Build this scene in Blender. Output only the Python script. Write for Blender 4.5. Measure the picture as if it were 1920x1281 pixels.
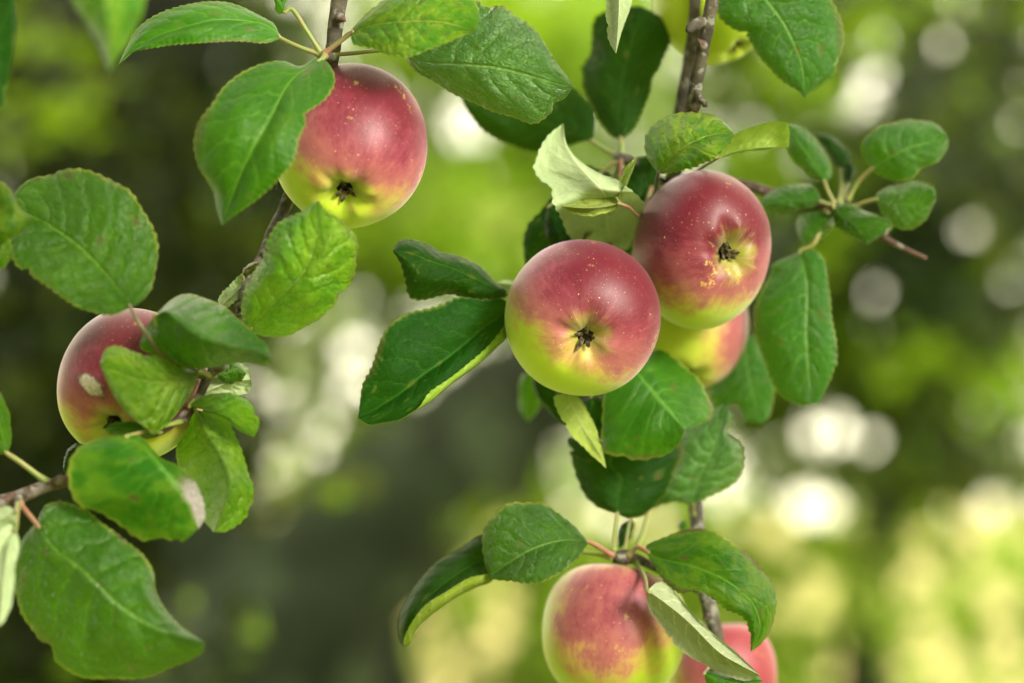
import bpy, bmesh, math, random
from mathutils import Vector, Matrix, noise
for o in list(bpy.data.objects):
    bpy.data.objects.remove(o)
scene = bpy.context.scene
COL = scene.collection
R = math.radians

# ------------------------------------------------------------------ camera
LENS, SENSOR = 85.0, 36.0
PITCH = R(9)
CAM = Vector((0, 0, 1.55))
FW = Vector((0, math.cos(PITCH), math.sin(PITCH)))
UP = Vector((0, -math.sin(PITCH), math.cos(PITCH)))
RT = Vector((1, 0, 0))
D0 = 1.09                                  # metres from the lens to the middle of the front apple
cd = bpy.data.cameras.new('camera')
cam = bpy.data.objects.new('camera', cd)
COL.objects.link(cam)
cam.location = CAM
cam.rotation_euler = (R(90) + PITCH, 0, 0)
cd.lens = LENS; cd.sensor_width = SENSOR
cd.clip_start = 0.05; cd.clip_end = 2000
cd.dof.use_dof = True
cd.dof.focus_distance = D0 - 0.022
cd.dof.aperture_fstop = 3.1
cd.dof.aperture_blades = 0
scene.camera = cam

def at(px, py, d):
    """world point seen at photo pixel (px, py) at depth d metres"""
    k = SENSOR / LENS / 1920.0 * d
    return CAM + FW * d + RT * ((px - 960) * k) + UP * ((640.5 - py) * k)
def pxm(d):
    return SENSOR / LENS / 1920.0 * d
def camdir(x, y, z):
    """direction given as right, up, towards the camera"""
    return (RT * x + UP * y - FW * z).normalized()

# ------------------------------------------------------------------ light
sdir = camdir(0.6, 0.44, 0.66)
sun_el = math.asin(sdir.z); sun_az = math.atan2(sdir.x, sdir.y)
sl = bpy.data.lights.new('sun', 'SUN')
sl.energy = 1.55; sl.angle = R(17); sl.color = (1.0, 0.95, 0.87)
so = bpy.data.objects.new('sun', sl); COL.objects.link(so)
so.rotation_euler = sdir.to_track_quat('Z', 'Y').to_euler()
so.location = (3, -2, 8)
w = bpy.data.worlds.new('World'); scene.world = w; w.use_nodes = True
nt = w.node_tree; nt.nodes.clear()
sky = nt.nodes.new('ShaderNodeTexSky'); sky.sky_type = 'NISHITA'; sky.sun_disc = False
sky.sun_elevation = sun_el; sky.sun_rotation = sun_az
sky.air_density = 1.0; sky.dust_density = 4.0; sky.ozone_density = 1.0
mixn = nt.nodes.new('ShaderNodeMix'); mixn.data_type = 'RGBA'
mixn.inputs[0].default_value = 0.8                       # thin bright cloud over the blue
mixn.inputs[7].default_value = (6.6, 5.9, 3.9, 1)
bgn = nt.nodes.new('ShaderNodeBackground'); bgn.inputs[1].default_value = 0.13
wo = nt.nodes.new('ShaderNodeOutputWorld')
nt.links.new(sky.outputs[0], mixn.inputs[6]); nt.links.new(mixn.outputs[2], bgn.inputs[0]); nt.links.new(bgn.outputs[0], wo.inputs[0])
scene.view_settings.view_transform = 'Standard'; scene.view_settings.look = 'None'
scene.view_settings.gamma = 1; scene.view_settings.exposure = 2.45
scene.view_settings.use_curve_mapping = False
scene.render.engine = 'CYCLES'
scene.cycles.use_denoising = True
scene.cycles.max_bounces = 8

# ------------------------------------------------------------------ node helper
class NT:
    def __init__(s, name):
        s.mat = bpy.data.materials.new(name); s.mat.use_nodes = True
        s.t = s.mat.node_tree; s.t.nodes.clear()
        s.out = s.t.nodes.new('ShaderNodeOutputMaterial')
    def new(s, typ, **kw):
        n = s.t.nodes.new(typ)
        for k, v in kw.items(): setattr(n, k, v)
        return n
    def put(s, sock, v):
        if isinstance(v, bpy.types.NodeSocket): s.t.links.new(v, sock)
        elif isinstance(v, (tuple, list)) and len(v) == 3 and sock.type == 'RGBA': sock.default_value = (*v, 1)
        else: sock.default_value = v
    def m(s, op, a, b=0.0, c=None, clamp=False):
        n = s.new('ShaderNodeMath', operation=op, use_clamp=clamp)
        s.put(n.inputs[0], a); s.put(n.inputs[1], b)
        if c is not None: s.put(n.inputs[2], c)
        return n.outputs[0]
    def vm(s, op, a, b=None, out=0):
        n = s.new('ShaderNodeVectorMath', operation=op)
        s.put(n.inputs[0], a)
        if b is not None: s.put(n.inputs[1], b)
        return n.outputs[out]
    def scale(s, a, f):
        n = s.new('ShaderNodeVectorMath', operation='SCALE')
        s.put(n.inputs[0], a); n.inputs['Scale'].default_value = f
        return n.outputs[0]
    def ss(s, lo, hi, x):
        n = s.new('ShaderNodeMapRange', interpolation_type='SMOOTHSTEP')
        s.put(n.inputs[0], x); s.put(n.inputs[1], lo); s.put(n.inputs[2], hi)
        return n.outputs[0]
    def lin(s, lo, hi, x, a=0.0, b=1.0):
        n = s.new('ShaderNodeMapRange')
        s.put(n.inputs[0], x); s.put(n.inputs[1], lo); s.put(n.inputs[2], hi); s.put(n.inputs[3], a); s.put(n.inputs[4], b)
        return n.outputs[0]
    def mix(s, f, a, b):
        n = s.new('ShaderNodeMix', data_type='RGBA')
        s.put(n.inputs[0], f); s.put(n.inputs[6], a); s.put(n.inputs[7], b)
        return n.outputs[2]
    def noise(s, vec, scale, detail=3.0, rough=0.5, dist=0.0, out=0):
        n = s.new('ShaderNodeTexNoise')
        if vec is not None: s.put(n.inputs['Vector'], vec)
        n.inputs['Scale'].default_value = scale; n.inputs['Detail'].default_value = detail
        n.inputs['Roughness'].default_value = rough; n.inputs['Distortion'].default_value = dist
        return n.outputs[out]
    def voro(s, vec, scale, feature='F1', out='Distance', rnd=1.0, dim='3D'):
        n = s.new('ShaderNodeTexVoronoi', feature=feature, voronoi_dimensions=dim)
        s.put(n.inputs['Vector'], vec); n.inputs['Scale'].default_value = scale
        n.inputs['Randomness'].default_value = rnd
        return n.outputs[out]
    def comb(s, x, y, z):
        n = s.new('ShaderNodeCombineXYZ')
        s.put(n.inputs[0], x); s.put(n.inputs[1], y); s.put(n.inputs[2], z)
        return n.outputs[0]
    def sep(s, v):
        n = s.new('ShaderNodeSeparateXYZ'); s.put(n.inputs[0], v)
        return n.outputs
    def bump(s, h, strength, dist):
        n = s.new('ShaderNodeBump'); s.put(n.inputs['Height'], h)
        n.inputs['Strength'].default_value = strength; n.inputs['Distance'].default_value = dist
        return n.outputs[0]
    def bsdf(s, color, rough, normal=None, spec=0.5, **kw):
        n = s.new('ShaderNodeBsdfPrincipled')
        s.put(n.inputs['Base Color'], color); s.put(n.inputs['Roughness'], rough)
        s.put(n.inputs['Specular IOR Level'], spec)
        if normal is not None: s.put(n.inputs['Normal'], normal)
        for k, v in kw.items(): s.put(n.inputs[k.replace('_', ' ')], v)
        return n.outputs[0]
    def done(s, shader):
        s.t.links.new(shader, s.out.inputs[0]); return s.mat

# ------------------------------------------------------------------ materials
def leaf_material(name, top, lit, vein=(0.07, 0.18, 0.015), under=(0.27, 0.37, 0.15), trans=0.3,
                  rough=0.36, spots=0.0, scorch=0.0, yellow=0.0, bump=0.35, spec=0.2, edge=(0.22, 0.24, 0.03)):
    n = NT(name)
    uv = n.new('ShaderNodeUVMap'); uv.uv_map = 'UVMap'
    x, y, _ = n.sep(uv.outputs[0])
    u = n.m('MULTIPLY_ADD', x, 2.0, -1.0); au = n.m('ABSOLUTE', u)
    rnd = n.new('ShaderNodeObjectInfo').outputs['Random']
    seed = n.m('MULTIPLY', rnd, 37.0)
    p = n.comb(n.m('MULTIPLY', u, 1.0), n.m('MULTIPLY', y, 2.4), seed)
    big = n.noise(p, 1.6, 4, 0.55)
    mid = n.noise(p, 6.0, 5, 0.6)
    fine = n.noise(p, 38.0, 3, 0.6)
    warp = n.m('ADD', n.m('MULTIPLY', n.m('SUBTRACT', big, 0.5), 1.3), n.m('MULTIPLY', n.m('SUBTRACT', mid, 0.5), 0.5))
    side = n.m('MULTIPLY', n.m('GREATER_THAN', u, 0.0), 0.45)
    ph = n.m('ADD', n.m('ADD', n.m('MULTIPLY', n.m('SUBTRACT', y, n.m('MULTIPLY', n.m('POWER', au, 1.25), 0.23)), 7.5), side), warp)
    tri = n.m('MULTIPLY', n.m('ABSOLUTE', n.m('SUBTRACT', n.m('FRACT', ph), 0.5)), 2.0)
    vmask = n.m('MULTIPLY', n.ss(0.87, 0.985, tri), n.lin(0.35, 0.95, au, 1.0, 0.15))
    mmask = n.m('SUBTRACT', 1.0, n.ss(0.012, 0.055, au))
    net = n.voro(n.vm('ADD', n.comb(n.m('MULTIPLY', u, 1.0), n.m('MULTIPLY', y, 2.6), seed), n.scale(n.noise(p, 9.0, 2, out=1), 0.1)), 11.0, 'DISTANCE_TO_EDGE')
    nmask = n.m('SUBTRACT', 1.0, n.ss(0.0, 0.05, net))
    blot = n.ss(0.42, 0.72, n.m('ADD', n.m('MULTIPLY', big, 0.75), n.m('MULTIPLY', mid, 0.3)))
    c = n.mix(n.m('MULTIPLY', blot, 0.8), top, lit)
    c = n.mix(n.m('MULTIPLY', n.ss(0.5, 0.75, fine), 0.13), c, vein)
    hv = n.lin(0.0, 1.0, rnd, 0.82, 1.2)
    if yellow:
        yy = n.m('MULTIPLY', n.ss(0.45, 0.65, n.m('ADD', n.m('MULTIPLY', big, 0.7), n.m('MULTIPLY', mid, 0.4))), yellow)
        c = n.mix(yy, c, (0.27, 0.32, 0.018))
    vm_ = n.m('MAXIMUM', n.m('MULTIPLY', mmask, 0.8), n.m('MAXIMUM', n.m('MULTIPLY', vmask, 0.52), n.m('MULTIPLY', nmask, 0.2)))
    c = n.mix(vm_, c, vein)
    c = n.mix(n.m('MULTIPLY', n.ss(0.93, 1.0, n.m('ADD', au, n.m('MULTIPLY', n.m('SUBTRACT', mid, 0.5), 0.12))), 0.55), c, edge)
    # pale flecks and brown spots
    p2 = n.comb(n.m('ADD', u, seed), n.m('ADD', n.m('MULTIPLY', y, 2.3), n.m('MULTIPLY', seed, 0.37)), 0.0)
    p2 = n.vm('ADD', p2, n.scale(n.noise(p, 14.0, 2, out=1), 0.06))
    fl = n.voro(p2, 9.0, dim='2D')
    fk = n.m('MULTIPLY', n.m('SUBTRACT', 1.0, n.ss(0.08, 0.2, fl)), n.ss(0.48, 0.66, big))
    c = n.mix(n.m('MULTIPLY', fk, 0.14), c, (0.16, 0.24, 0.04))
    if spots:
        for sc_, r_, keep in ((1.7, 0.11, 0.72), (5.0, 0.13, 0.86)):
            vn = n.new('ShaderNodeTexVoronoi', voronoi_dimensions='2D'); n.put(vn.inputs['Vector'], p2); vn.inputs['Scale'].default_value = sc_
            rx, ry, _ = n.sep(vn.outputs['Color'])
            dd = n.m('ADD', vn.outputs['Distance'], n.m('MULTIPLY', n.m('SUBTRACT', fine, 0.5), 0.16))
            rr_ = n.lin(0, 1, ry, r_ * 0.4, r_ * 1.2)
            on = n.m('GREATER_THAN', rx, keep)
            halo = n.m('MULTIPLY', n.m('SUBTRACT', 1.0, n.ss(rr_, n.m('MULTIPLY', rr_, 2.2), dd)), on)
            c = n.mix(n.m('MULTIPLY', halo, 0.3), c, (0.06, 0.1, 0.008))
            sp = n.m('MULTIPLY', n.m('SUBTRACT', 1.0, n.ss(n.m('MULTIPLY', rr_, 0.75), rr_, dd)), on)
            c = n.mix(n.m('MULTIPLY', sp, min(1.0, spots * 1.5)), c, n.mix(fine, (0.03, 0.016, 0.008), (0.09, 0.06, 0.035)))
        eb = n.ss(0.86, 1.0, n.m('ADD', au, n.m('MULTIPLY', n.m('SUBTRACT', big, 0.6), 1.1)))
        c = n.mix(n.m('MULTIPLY', eb, min(1.0, spots * 1.3)), c, (0.06, 0.04, 0.018))
    if scorch:
        zone = n.m('MULTIPLY', n.ss(0.42, 0.7, y), n.ss(-0.35, 0.25, u))
        sc = n.ss(0.5, 0.58, n.m('ADD', n.m('ADD', n.m('MULTIPLY', mid, 0.5), n.m('MULTIPLY', fine, 0.22)), n.m('MULTIPLY', zone, 0.26)))
        rim = n.m('MULTIPLY', n.ss(0.46, 0.5, n.m('ADD', n.m('ADD', n.m('MULTIPLY', mid, 0.5), n.m('MULTIPLY', fine, 0.22)), n.m('MULTIPLY', zone, 0.26))), zone)
        c = n.mix(n.m('MULTIPLY', rim, 0.7), c, (0.1, 0.07, 0.03))
        sc = n.m('MULTIPLY', n.m('MULTIPLY', sc, zone), scorch)
        tone = n.mix(n.ss(0.42, 0.58, n.noise(p, 22.0, 5, 0.7)), (0.36, 0.33, 0.33), (0.13, 0.11, 0.12))
        c = n.mix(sc, c, tone)
    g = n.new('ShaderNodeNewGeometry').outputs['Backfacing']
    uc = n.mix(n.m('MULTIPLY', n.m('MAXIMUM', mmask, n.m('MULTIPLY', vmask, 0.9)), 0.65), n.mix(blot, under, tuple(v * 0.8 for v in under)), (0.42, 0.47, 0.27))
    uc = n.mix(n.m('MULTIPLY', nmask, 0.16), uc, (0.13, 0.2, 0.06))
    if spots:
        uc = n.mix(n.m('MULTIPLY', n.ss(0.6, 0.72, n.m('ADD', n.m('MULTIPLY', fine, 0.5), n.m('MULTIPLY', mid, 0.55))), spots), uc, (0.12, 0.075, 0.05))
    col = n.mix(g, c, uc)
    col = n.mix(1.0, col, col)
    hsv = n.new('ShaderNodeHueSaturation'); n.put(hsv.inputs['Color'], col); n.put(hsv.inputs['Value'], hv)
    n.put(hsv.inputs['Hue'], n.lin(0, 1, rnd, 0.49, 0.508))
    col = hsv.outputs[0]
    h = n.m('ADD', n.m('MULTIPLY', n.m('SUBTRACT', 1.0, n.m('POWER', tri, 3.0)), 0.5), n.m('ADD', n.m('MULTIPLY', nmask, -0.3), n.m('ADD', n.m('MULTIPLY', mid, 1.3), n.m('MULTIPLY', fine, 0.25))))
    h = n.m('SUBTRACT', h, n.m('MULTIPLY', mmask, 0.8))
    nb = n.bump(h, bump, 0.0026)
    rr = n.m('ADD', n.m('MULTIPLY', g, 0.3), n.lin(0.3, 0.7, mid, rough - 0.06, rough + 0.12))
    sh = n.bsdf(col, rr, nb, spec=spec)
    tr = n.new('ShaderNodeBsdfTranslucent')
    tc = n.mix(0.5, col, (0.13, 0.36, 0.005)); n.put(tr.inputs[0], tc)
    ms = n.new('ShaderNodeMixShader'); ms.inputs[0].default_value = trans
    n.put(ms.inputs[1], sh); n.put(ms.inputs[2], tr.outputs[0])
    return n.done(ms.outputs[0])

LM = {
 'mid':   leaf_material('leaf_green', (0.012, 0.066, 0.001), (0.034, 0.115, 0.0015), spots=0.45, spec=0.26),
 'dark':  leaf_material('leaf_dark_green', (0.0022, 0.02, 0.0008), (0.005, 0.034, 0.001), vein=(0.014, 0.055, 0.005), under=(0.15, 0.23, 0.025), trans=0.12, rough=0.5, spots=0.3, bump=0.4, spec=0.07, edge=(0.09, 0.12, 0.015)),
 'sunny': leaf_material('leaf_sunny_green', (0.06, 0.2, 0.003), (0.15, 0.32, 0.006), vein=(0.2, 0.36, 0.05), rough=0.24, spots=0.25, yellow=0.12, bump=0.9, spec=0.5, trans=0.42),  # backlit glow of the brightest leaves put into a raised base colour
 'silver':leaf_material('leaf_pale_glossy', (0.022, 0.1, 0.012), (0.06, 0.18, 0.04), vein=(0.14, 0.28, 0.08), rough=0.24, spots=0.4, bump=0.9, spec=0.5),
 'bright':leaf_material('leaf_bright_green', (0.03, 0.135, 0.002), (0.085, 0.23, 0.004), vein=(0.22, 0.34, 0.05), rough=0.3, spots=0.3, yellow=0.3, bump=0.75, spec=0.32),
 'glossy':leaf_material('leaf_glossy_green', (0.011, 0.064, 0.0015), (0.032, 0.115, 0.003), rough=0.24, spots=0.4, bump=0.8, spec=0.36),
 'blue':  leaf_material('leaf_cool_green', (0.008, 0.054, 0.003), (0.02, 0.092, 0.004), rough=0.28, spots=0.4, bump=0.6, vein=(0.1, 0.2, 0.05), spec=0.3),
 'yellow':leaf_material('leaf_yellowing', (0.00864, 0.05904, 0.001296), (0.0198, 0.09446, 0.001728), yellow=0.22, spots=0.4, rough=0.34),
 'spotty':leaf_material('leaf_spotted', (0.00864, 0.05904, 0.001728), (0.0198, 0.09151, 0.00216), spots=0.85, yellow=0.15),
 'scorch':leaf_material('leaf_scorched', (0.0126, 0.07675, 0.002592), (0.0306, 0.124, 0.00432), spots=0.6, scorch=1.0, yellow=0.15),
 'pale':  leaf_material('leaf_pale_underside', (0.018, 0.08266, 0.00324), (0.0324, 0.1122, 0.00432), under=(0.28, 0.36, 0.19), trans=0.2, spots=0.3),
 'lime':  leaf_material('leaf_lime_underside', (0.0216, 0.1004, 0.002592), (0.0432, 0.1417, 0.00432), under=(0.25, 0.34, 0.06), trans=0.35, spots=0.15, edge=(0.2, 0.17, 0.06)),
 'grey':  leaf_material('leaf_grey_mildew_underside', (0.018, 0.08266, 0.00324), (0.0324, 0.1122, 0.00432), under=(0.22, 0.26, 0.15), trans=0.1, spots=0.95, rough=0.6),
 'brown': leaf_material('leaf_withered', (0.0468, 0.05018, 0.00432), (0.072, 0.07085, 0.00432), vein=(0.24, 0.16, 0.05), spots=0.5),
}

def apple_material(name, blush, amount=0.0, red=(0.085, 0.003, 0.011), lime=(0.35, 0.49, 0.016), streak=0.35, speck=1.0, rough=0.42, russet=0.5, soft=0.75, calyx_green=0.62, sun_patch=None):
    """blush: local direction of the reddened side; amount shifts the border"""
    n = NT(name)
    tc = n.new('ShaderNodeTexCoord').outputs['Object']
    p = n.vm('NORMALIZE', tc)
    x, y, z = n.sep(p)
    rho = n.m('SQRT', n.m('ADD', n.m('MULTIPLY', x, x), n.m('MULTIPLY', y, y)))
    rs = n.m('MAXIMUM', rho, 0.02)
    ring = n.comb(n.m('DIVIDE', x, rs), n.m('DIVIDE', y, rs), n.m('MULTIPLY', z, 0.5))
    st = n.noise(ring, 4.2, 5, 0.62)
    stf = n.noise(ring, 17.0, 4, 0.65)
    big = n.noise(p, 1.7, 3, 0.5)
    fine = n.noise(p, 26.0, 4, 0.6)
    dotv = n.vm('DOT_PRODUCT', p, tuple(blush), out=1)
    f = n.m('ADD', dotv, amount)
    f = n.m('ADD', f, n.m('MULTIPLY', n.m('SUBTRACT', big, 0.5), 0.7))
    f = n.m('ADD', f, n.m('MULTIPLY', n.m('SUBTRACT', st, 0.5), streak))
    f = n.m('ADD', f, n.m('MULTIPLY', n.m('SUBTRACT', stf, 0.5), n.m('MULTIPLY', n.ss(0.25, 0.7, rho), streak * 0.6)))
    f = n.m('ADD', f, n.m('MULTIPLY', n.m('SUBTRACT', n.noise(p, 6.0, 5, 0.65), 0.5), 0.42))
    # the ground colour stays green round the dried flower
    wob = n.m('ADD', n.m('MULTIPLY', n.m('SUBTRACT', st, 0.5), 0.25), n.m('MULTIPLY', n.m('SUBTRACT', n.noise(p, 4.0, 3), 0.5), 0.5))
    gx = n.m('SUBTRACT', 1.0, n.ss(0.1, 0.46, n.m('ADD', rho, wob)))
    cal = n.m('MULTIPLY', gx, n.m('LESS_THAN', z, 0.0))
    f = n.m('SUBTRACT', f, n.m('MULTIPLY', cal, 0.12))
    b = n.ss(-soft, soft, f)
    deep = n.ss(0.2, 0.85, n.m('ADD', f, n.m('MULTIPLY', n.m('SUBTRACT', stf, 0.5), 0.5)))
    c = n.mix(n.ss(0.05, 0.42, b), lime, (0.34, 0.22, 0.06))
    c = n.mix(n.ss(0.3, 0.62, b), c, (0.25, 0.08, 0.072))
    c = n.mix(n.ss(0.5, 0.95, b), c, (0.18, 0.03, 0.05))
    c = n.mix(deep, c, red)
    c = n.mix(n.m('MULTIPLY', cal, calyx_green), c, tuple(q * 0.6 for q in lime))
    c = n.mix(n.m('MULTIPLY', n.ss(0.55, 0.75, n.m('ADD', n.m('MULTIPLY', fine, 0.5), n.m('MULTIPLY', stf, 0.5))), 0.22), c, (0.5, 0.25, 0.1))
    # russet streaks round the calyx
    rz = n.m('MULTIPLY', n.m('SUBTRACT', 1.0, n.ss(0.2, 0.6, rho)), n.m('LESS_THAN', z, 0.0))
    r1 = n.m('MULTIPLY', n.ss(0.56, 0.68, stf), n.m('MULTIPLY', rz, russet))
    c = n.mix(r1, c, (0.36, 0.29, 0.12))
    # pale bloom in the basin
    c = n.mix(n.m('MULTIPLY', n.m('MULTIPLY', n.ss(0.5, 0.72, n.noise(ring, 9.0, 4, 0.7)), rz), 0.45), c, (0.26, 0.17, 0.14))
    # lenticels: small pale specks of two sizes
    wv = n.vm('ADD', p, n.scale(n.noise(p, 9.0, 2, out=1), 0.12))
    for sc, rad, keep, k in ((9.5, 0.085, 0.45, 0.75), (15.0, 0.105, 0.3, 0.65), (26.0, 0.13, 0.35, 0.5)):
        vn = n.new('ShaderNodeTexVoronoi'); n.put(vn.inputs['Vector'], wv); vn.inputs['Scale'].default_value = sc
        rx, ry, _ = n.sep(vn.outputs['Color'])
        rr = n.lin(0, 1, ry, rad * 0.55, rad * 1.25)
        dot = n.m('SUBTRACT', 1.0, n.ss(n.m('MULTIPLY', rr, 0.5), rr, vn.outputs['Distance']))
        dot = n.m('MULTIPLY', dot, n.m('GREATER_THAN', rx, keep))
        c = n.mix(n.m('MULTIPLY', dot, k * speck), c, (0.62, 0.46, 0.25))
    # a few ragged russet marks
    mk = n.ss(0.69, 0.75, n.m('ADD', n.m('MULTIPLY', n.noise(p, 7.0, 6, 0.75), 0.7), n.m('MULTIPLY', n.noise(p, 2.0, 1), 0.45)))
    c = n.mix(n.m('MULTIPLY', mk, russet), c, (0.4, 0.3, 0.07))
    if sun_patch:  # dappled sun patch painted into the skin colour, with a ragged dark rim
        dv = n.vm('SUBTRACT', p, tuple(sun_patch[0]))
        e1 = n.m('DIVIDE', n.vm('DOT_PRODUCT', dv, tuple(sun_patch[1]), out=1), 0.24)
        e2 = n.m('DIVIDE', n.vm('DOT_PRODUCT', dv, tuple(sun_patch[2]), out=1), 0.11)
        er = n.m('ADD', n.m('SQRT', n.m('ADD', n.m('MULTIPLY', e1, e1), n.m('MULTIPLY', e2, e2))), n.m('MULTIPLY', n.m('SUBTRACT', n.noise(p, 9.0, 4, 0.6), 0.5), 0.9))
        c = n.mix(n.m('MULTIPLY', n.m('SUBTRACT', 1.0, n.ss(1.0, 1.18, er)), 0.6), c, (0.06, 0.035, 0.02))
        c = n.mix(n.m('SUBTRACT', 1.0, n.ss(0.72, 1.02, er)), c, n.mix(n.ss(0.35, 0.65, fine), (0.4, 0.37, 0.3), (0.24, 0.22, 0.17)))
    nb = n.bump(n.m('ADD', n.m('MULTIPLY', fine, 0.4), n.m('MULTIPLY', n.noise(p, 90, 2), 0.3)), 0.05, 0.001)
    ro = n.lin(0.3, 0.7, n.m('ADD', n.m('MULTIPLY', big, 0.5), n.m('MULTIPLY', fine, 0.5)), rough, rough + 0.12)
    sh = n.bsdf(c, ro, nb, spec=0.3, Sheen_Weight=0.2, Sheen_Roughness=0.45, Sheen_Tint=(0.85, 0.72, 0.95, 1), Subsurface_Weight=0.12, Subsurface_Scale=0.004)
    return n.done(sh)

def bark_material(name, base, dark, lichen, lich=0.5, sc=1.0, rough=0.8):
    n = NT(name)
    tc = n.new('ShaderNodeTexCoord').outputs['Object']
    a = n.noise(tc, 90 * sc, 5, 0.65); b = n.noise(tc, 300 * sc, 4, 0.6); l = n.noise(tc, 160 * sc, 3, 0.6)
    c = n.mix(n.ss(0.35, 0.65, a), dark, base)
    c = n.mix(n.m('MULTIPLY', n.ss(0.52, 0.62, l), lich), c, lichen)
    nb = n.bump(n.m('ADD', a, n.m('MULTIPLY', b, 0.6)), 0.6, 0.001 / sc)
    return n.done(n.bsdf(c, rough, nb, spec=0.12))

M_twig = bark_material('twig_bark', (0.075, 0.066, 0.048), (0.028, 0.026, 0.02), (0.2, 0.21, 0.18), 0.65)
M_twigr = bark_material('young_reddish_bark', (0.085, 0.055, 0.042), (0.042, 0.03, 0.024), (0.18, 0.18, 0.16), 0.6)
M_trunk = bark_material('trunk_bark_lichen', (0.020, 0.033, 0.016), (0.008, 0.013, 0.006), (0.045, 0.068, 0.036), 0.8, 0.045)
M_trunkd = bark_material('trunk_bark_shaded', (0.008, 0.012, 0.006), (0.004, 0.006, 0.003), (0.015, 0.023, 0.011), 0.4, 0.08)  # near-black bark colour carries the shade on the trunks behind

def petiole_material(name, a, b):
    n = NT(name)
    tc = n.new('ShaderNodeTexCoord').outputs['Object']
    c = n.mix(n.ss(0.35, 0.65, n.noise(tc, 120, 3)), a, b)
    return n.done(n.bsdf(c, 0.5, None, spec=0.4))
M_pet = petiole_material('petiole_green', (0.12, 0.18, 0.03), (0.17, 0.15, 0.05))
M_petr = petiole_material('petiole_pink', (0.2, 0.09, 0.06), (0.17, 0.16, 0.06))
M_petd = petiole_material('petiole_dark', (0.06, 0.075, 0.03), (0.1, 0.07, 0.04))

def sepal_material():
    n = NT('dried_sepal')
    tc = n.new('ShaderNodeTexCoord').outputs['Object']
    c = n.mix(n.ss(0.4, 0.65, n.noise(tc, 500, 4, 0.7)), (0.018, 0.013, 0.006), (0.12, 0.1, 0.05))
    return n.done(n.bsdf(c, 0.9, n.bump(n.noise(tc, 700, 3), 0.5, 0.0006), spec=0.15))
M_sepal = sepal_material()
n_ = NT('calyx_hollow'); M_hollow = n_.done(n_.bsdf((0.01, 0.007, 0.004), 0.95, None, spec=0.05))

def bg_leaf_material(name, a, b, trans=0.45, rough=0.45):
    n = NT(name)
    g = n.new('ShaderNodeNewGeometry').outputs['Random Per Island']
    c = n.mix(g, a, b)
    tr = n.new('ShaderNodeBsdfTranslucent'); n.put(tr.inputs[0], n.mix(0.5, c, (0.3, 0.42, 0.01)))
    ms = n.new('ShaderNodeMixShader'); ms.inputs[0].default_value = trans
    n.put(ms.inputs[1], n.bsdf(c, rough, None, spec=0.15)); n.put(ms.inputs[2], tr.outputs[0])
    return n.done(ms.outputs[0])
BG = [bg_leaf_material('far_leaf_shaded', (0.003, 0.010, 0.003), (0.008, 0.022, 0.006), 0.1),  # deep shade inside the foliage put into the leaf colour
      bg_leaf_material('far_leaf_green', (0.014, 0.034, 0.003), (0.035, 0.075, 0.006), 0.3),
      bg_leaf_material('far_leaf_lime', (0.1, 0.22, 0.006), (0.22, 0.38, 0.018), 0.5),  # sunlit brightness of the background put into raised lime and yellow tones
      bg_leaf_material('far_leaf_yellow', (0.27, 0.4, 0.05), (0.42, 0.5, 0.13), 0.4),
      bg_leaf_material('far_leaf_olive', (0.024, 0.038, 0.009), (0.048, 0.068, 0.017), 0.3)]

# ------------------------------------------------------------------ object helpers
def link(name, mesh, mats, parent=None, loc=(0, 0, 0), smooth=True):
    for m_ in (mats if isinstance(mats, (list, tuple)) else [mats]): mesh.materials.append(m_)
    o = bpy.data.objects.new(name, mesh); COL.objects.link(o)
    base = Vector(loc)
    if parent is not None:
        o.parent = parent
        o.location = base - WPOS[parent.name]
    else: o.location = base
    WPOS[o.name] = base
    if smooth: mesh.polygons.foreach_set('use_smooth', [True] * len(mesh.polygons))
    return o
WPOS = {}
def thing(name, label, cat, loc, group=None):
    o = bpy.data.objects.new(name, None); COL.objects.link(o)
    o.location = loc; o.empty_display_size = 0.02
    o['label'] = label; o['category'] = cat
    if group: o['group'] = group
    WPOS[o.name] = Vector(loc)
    return o
def mesh_of(name, verts, faces):
    me = bpy.data.meshes.new(name); me.from_pydata([tuple(v) for v in verts], [], faces); me.update()
    return me
def catmull(pts, n):
    """n samples, even in arc length, of a centripetal-like spline through pts (tuples of any size)"""
    pts = [tuple(map(float, p)) for p in pts]
    dim = len(pts[0])
    if len(pts) == 2: dense = [tuple(pts[0][k] + (pts[1][k] - pts[0][k]) * i / 20 for k in range(dim)) for i in range(21)]
    else:
        ext = [tuple(2 * pts[0][k] - pts[1][k] for k in range(dim))] + pts + [tuple(2 * pts[-1][k] - pts[-2][k] for k in range(dim))]
        dense = []
        for i in range(1, len(ext) - 2):
            p0, p1, p2, p3 = ext[i - 1:i + 3]
            for j in range(10):
                t = j / 10
                dense.append(tuple(0.5 * (2 * p1[k] + (p2[k] - p0[k]) * t + (2 * p0[k] - 5 * p1[k] + 4 * p2[k] - p3[k]) * t * t + (3 * p1[k] - p0[k] - 3 * p2[k] + p3[k]) * t ** 3) for k in range(dim)))
        dense.append(pts[-1])
    L = [0.0]
    for a, b in zip(dense, dense[1:]):
        L.append(L[-1] + math.hypot(b[0] - a[0], b[1] - a[1]) + 1e-9)
    out = []; j = 0
    for i in range(n):
        s = L[-1] * i / (n - 1)
        while j < len(L) - 2 and L[j + 1] < s: j += 1
        t = (s - L[j]) / (L[j + 1] - L[j])
        out.append(tuple(dense[j][k] + (dense[j + 1][k] - dense[j][k]) * t for k in range(dim)))
    return out

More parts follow.
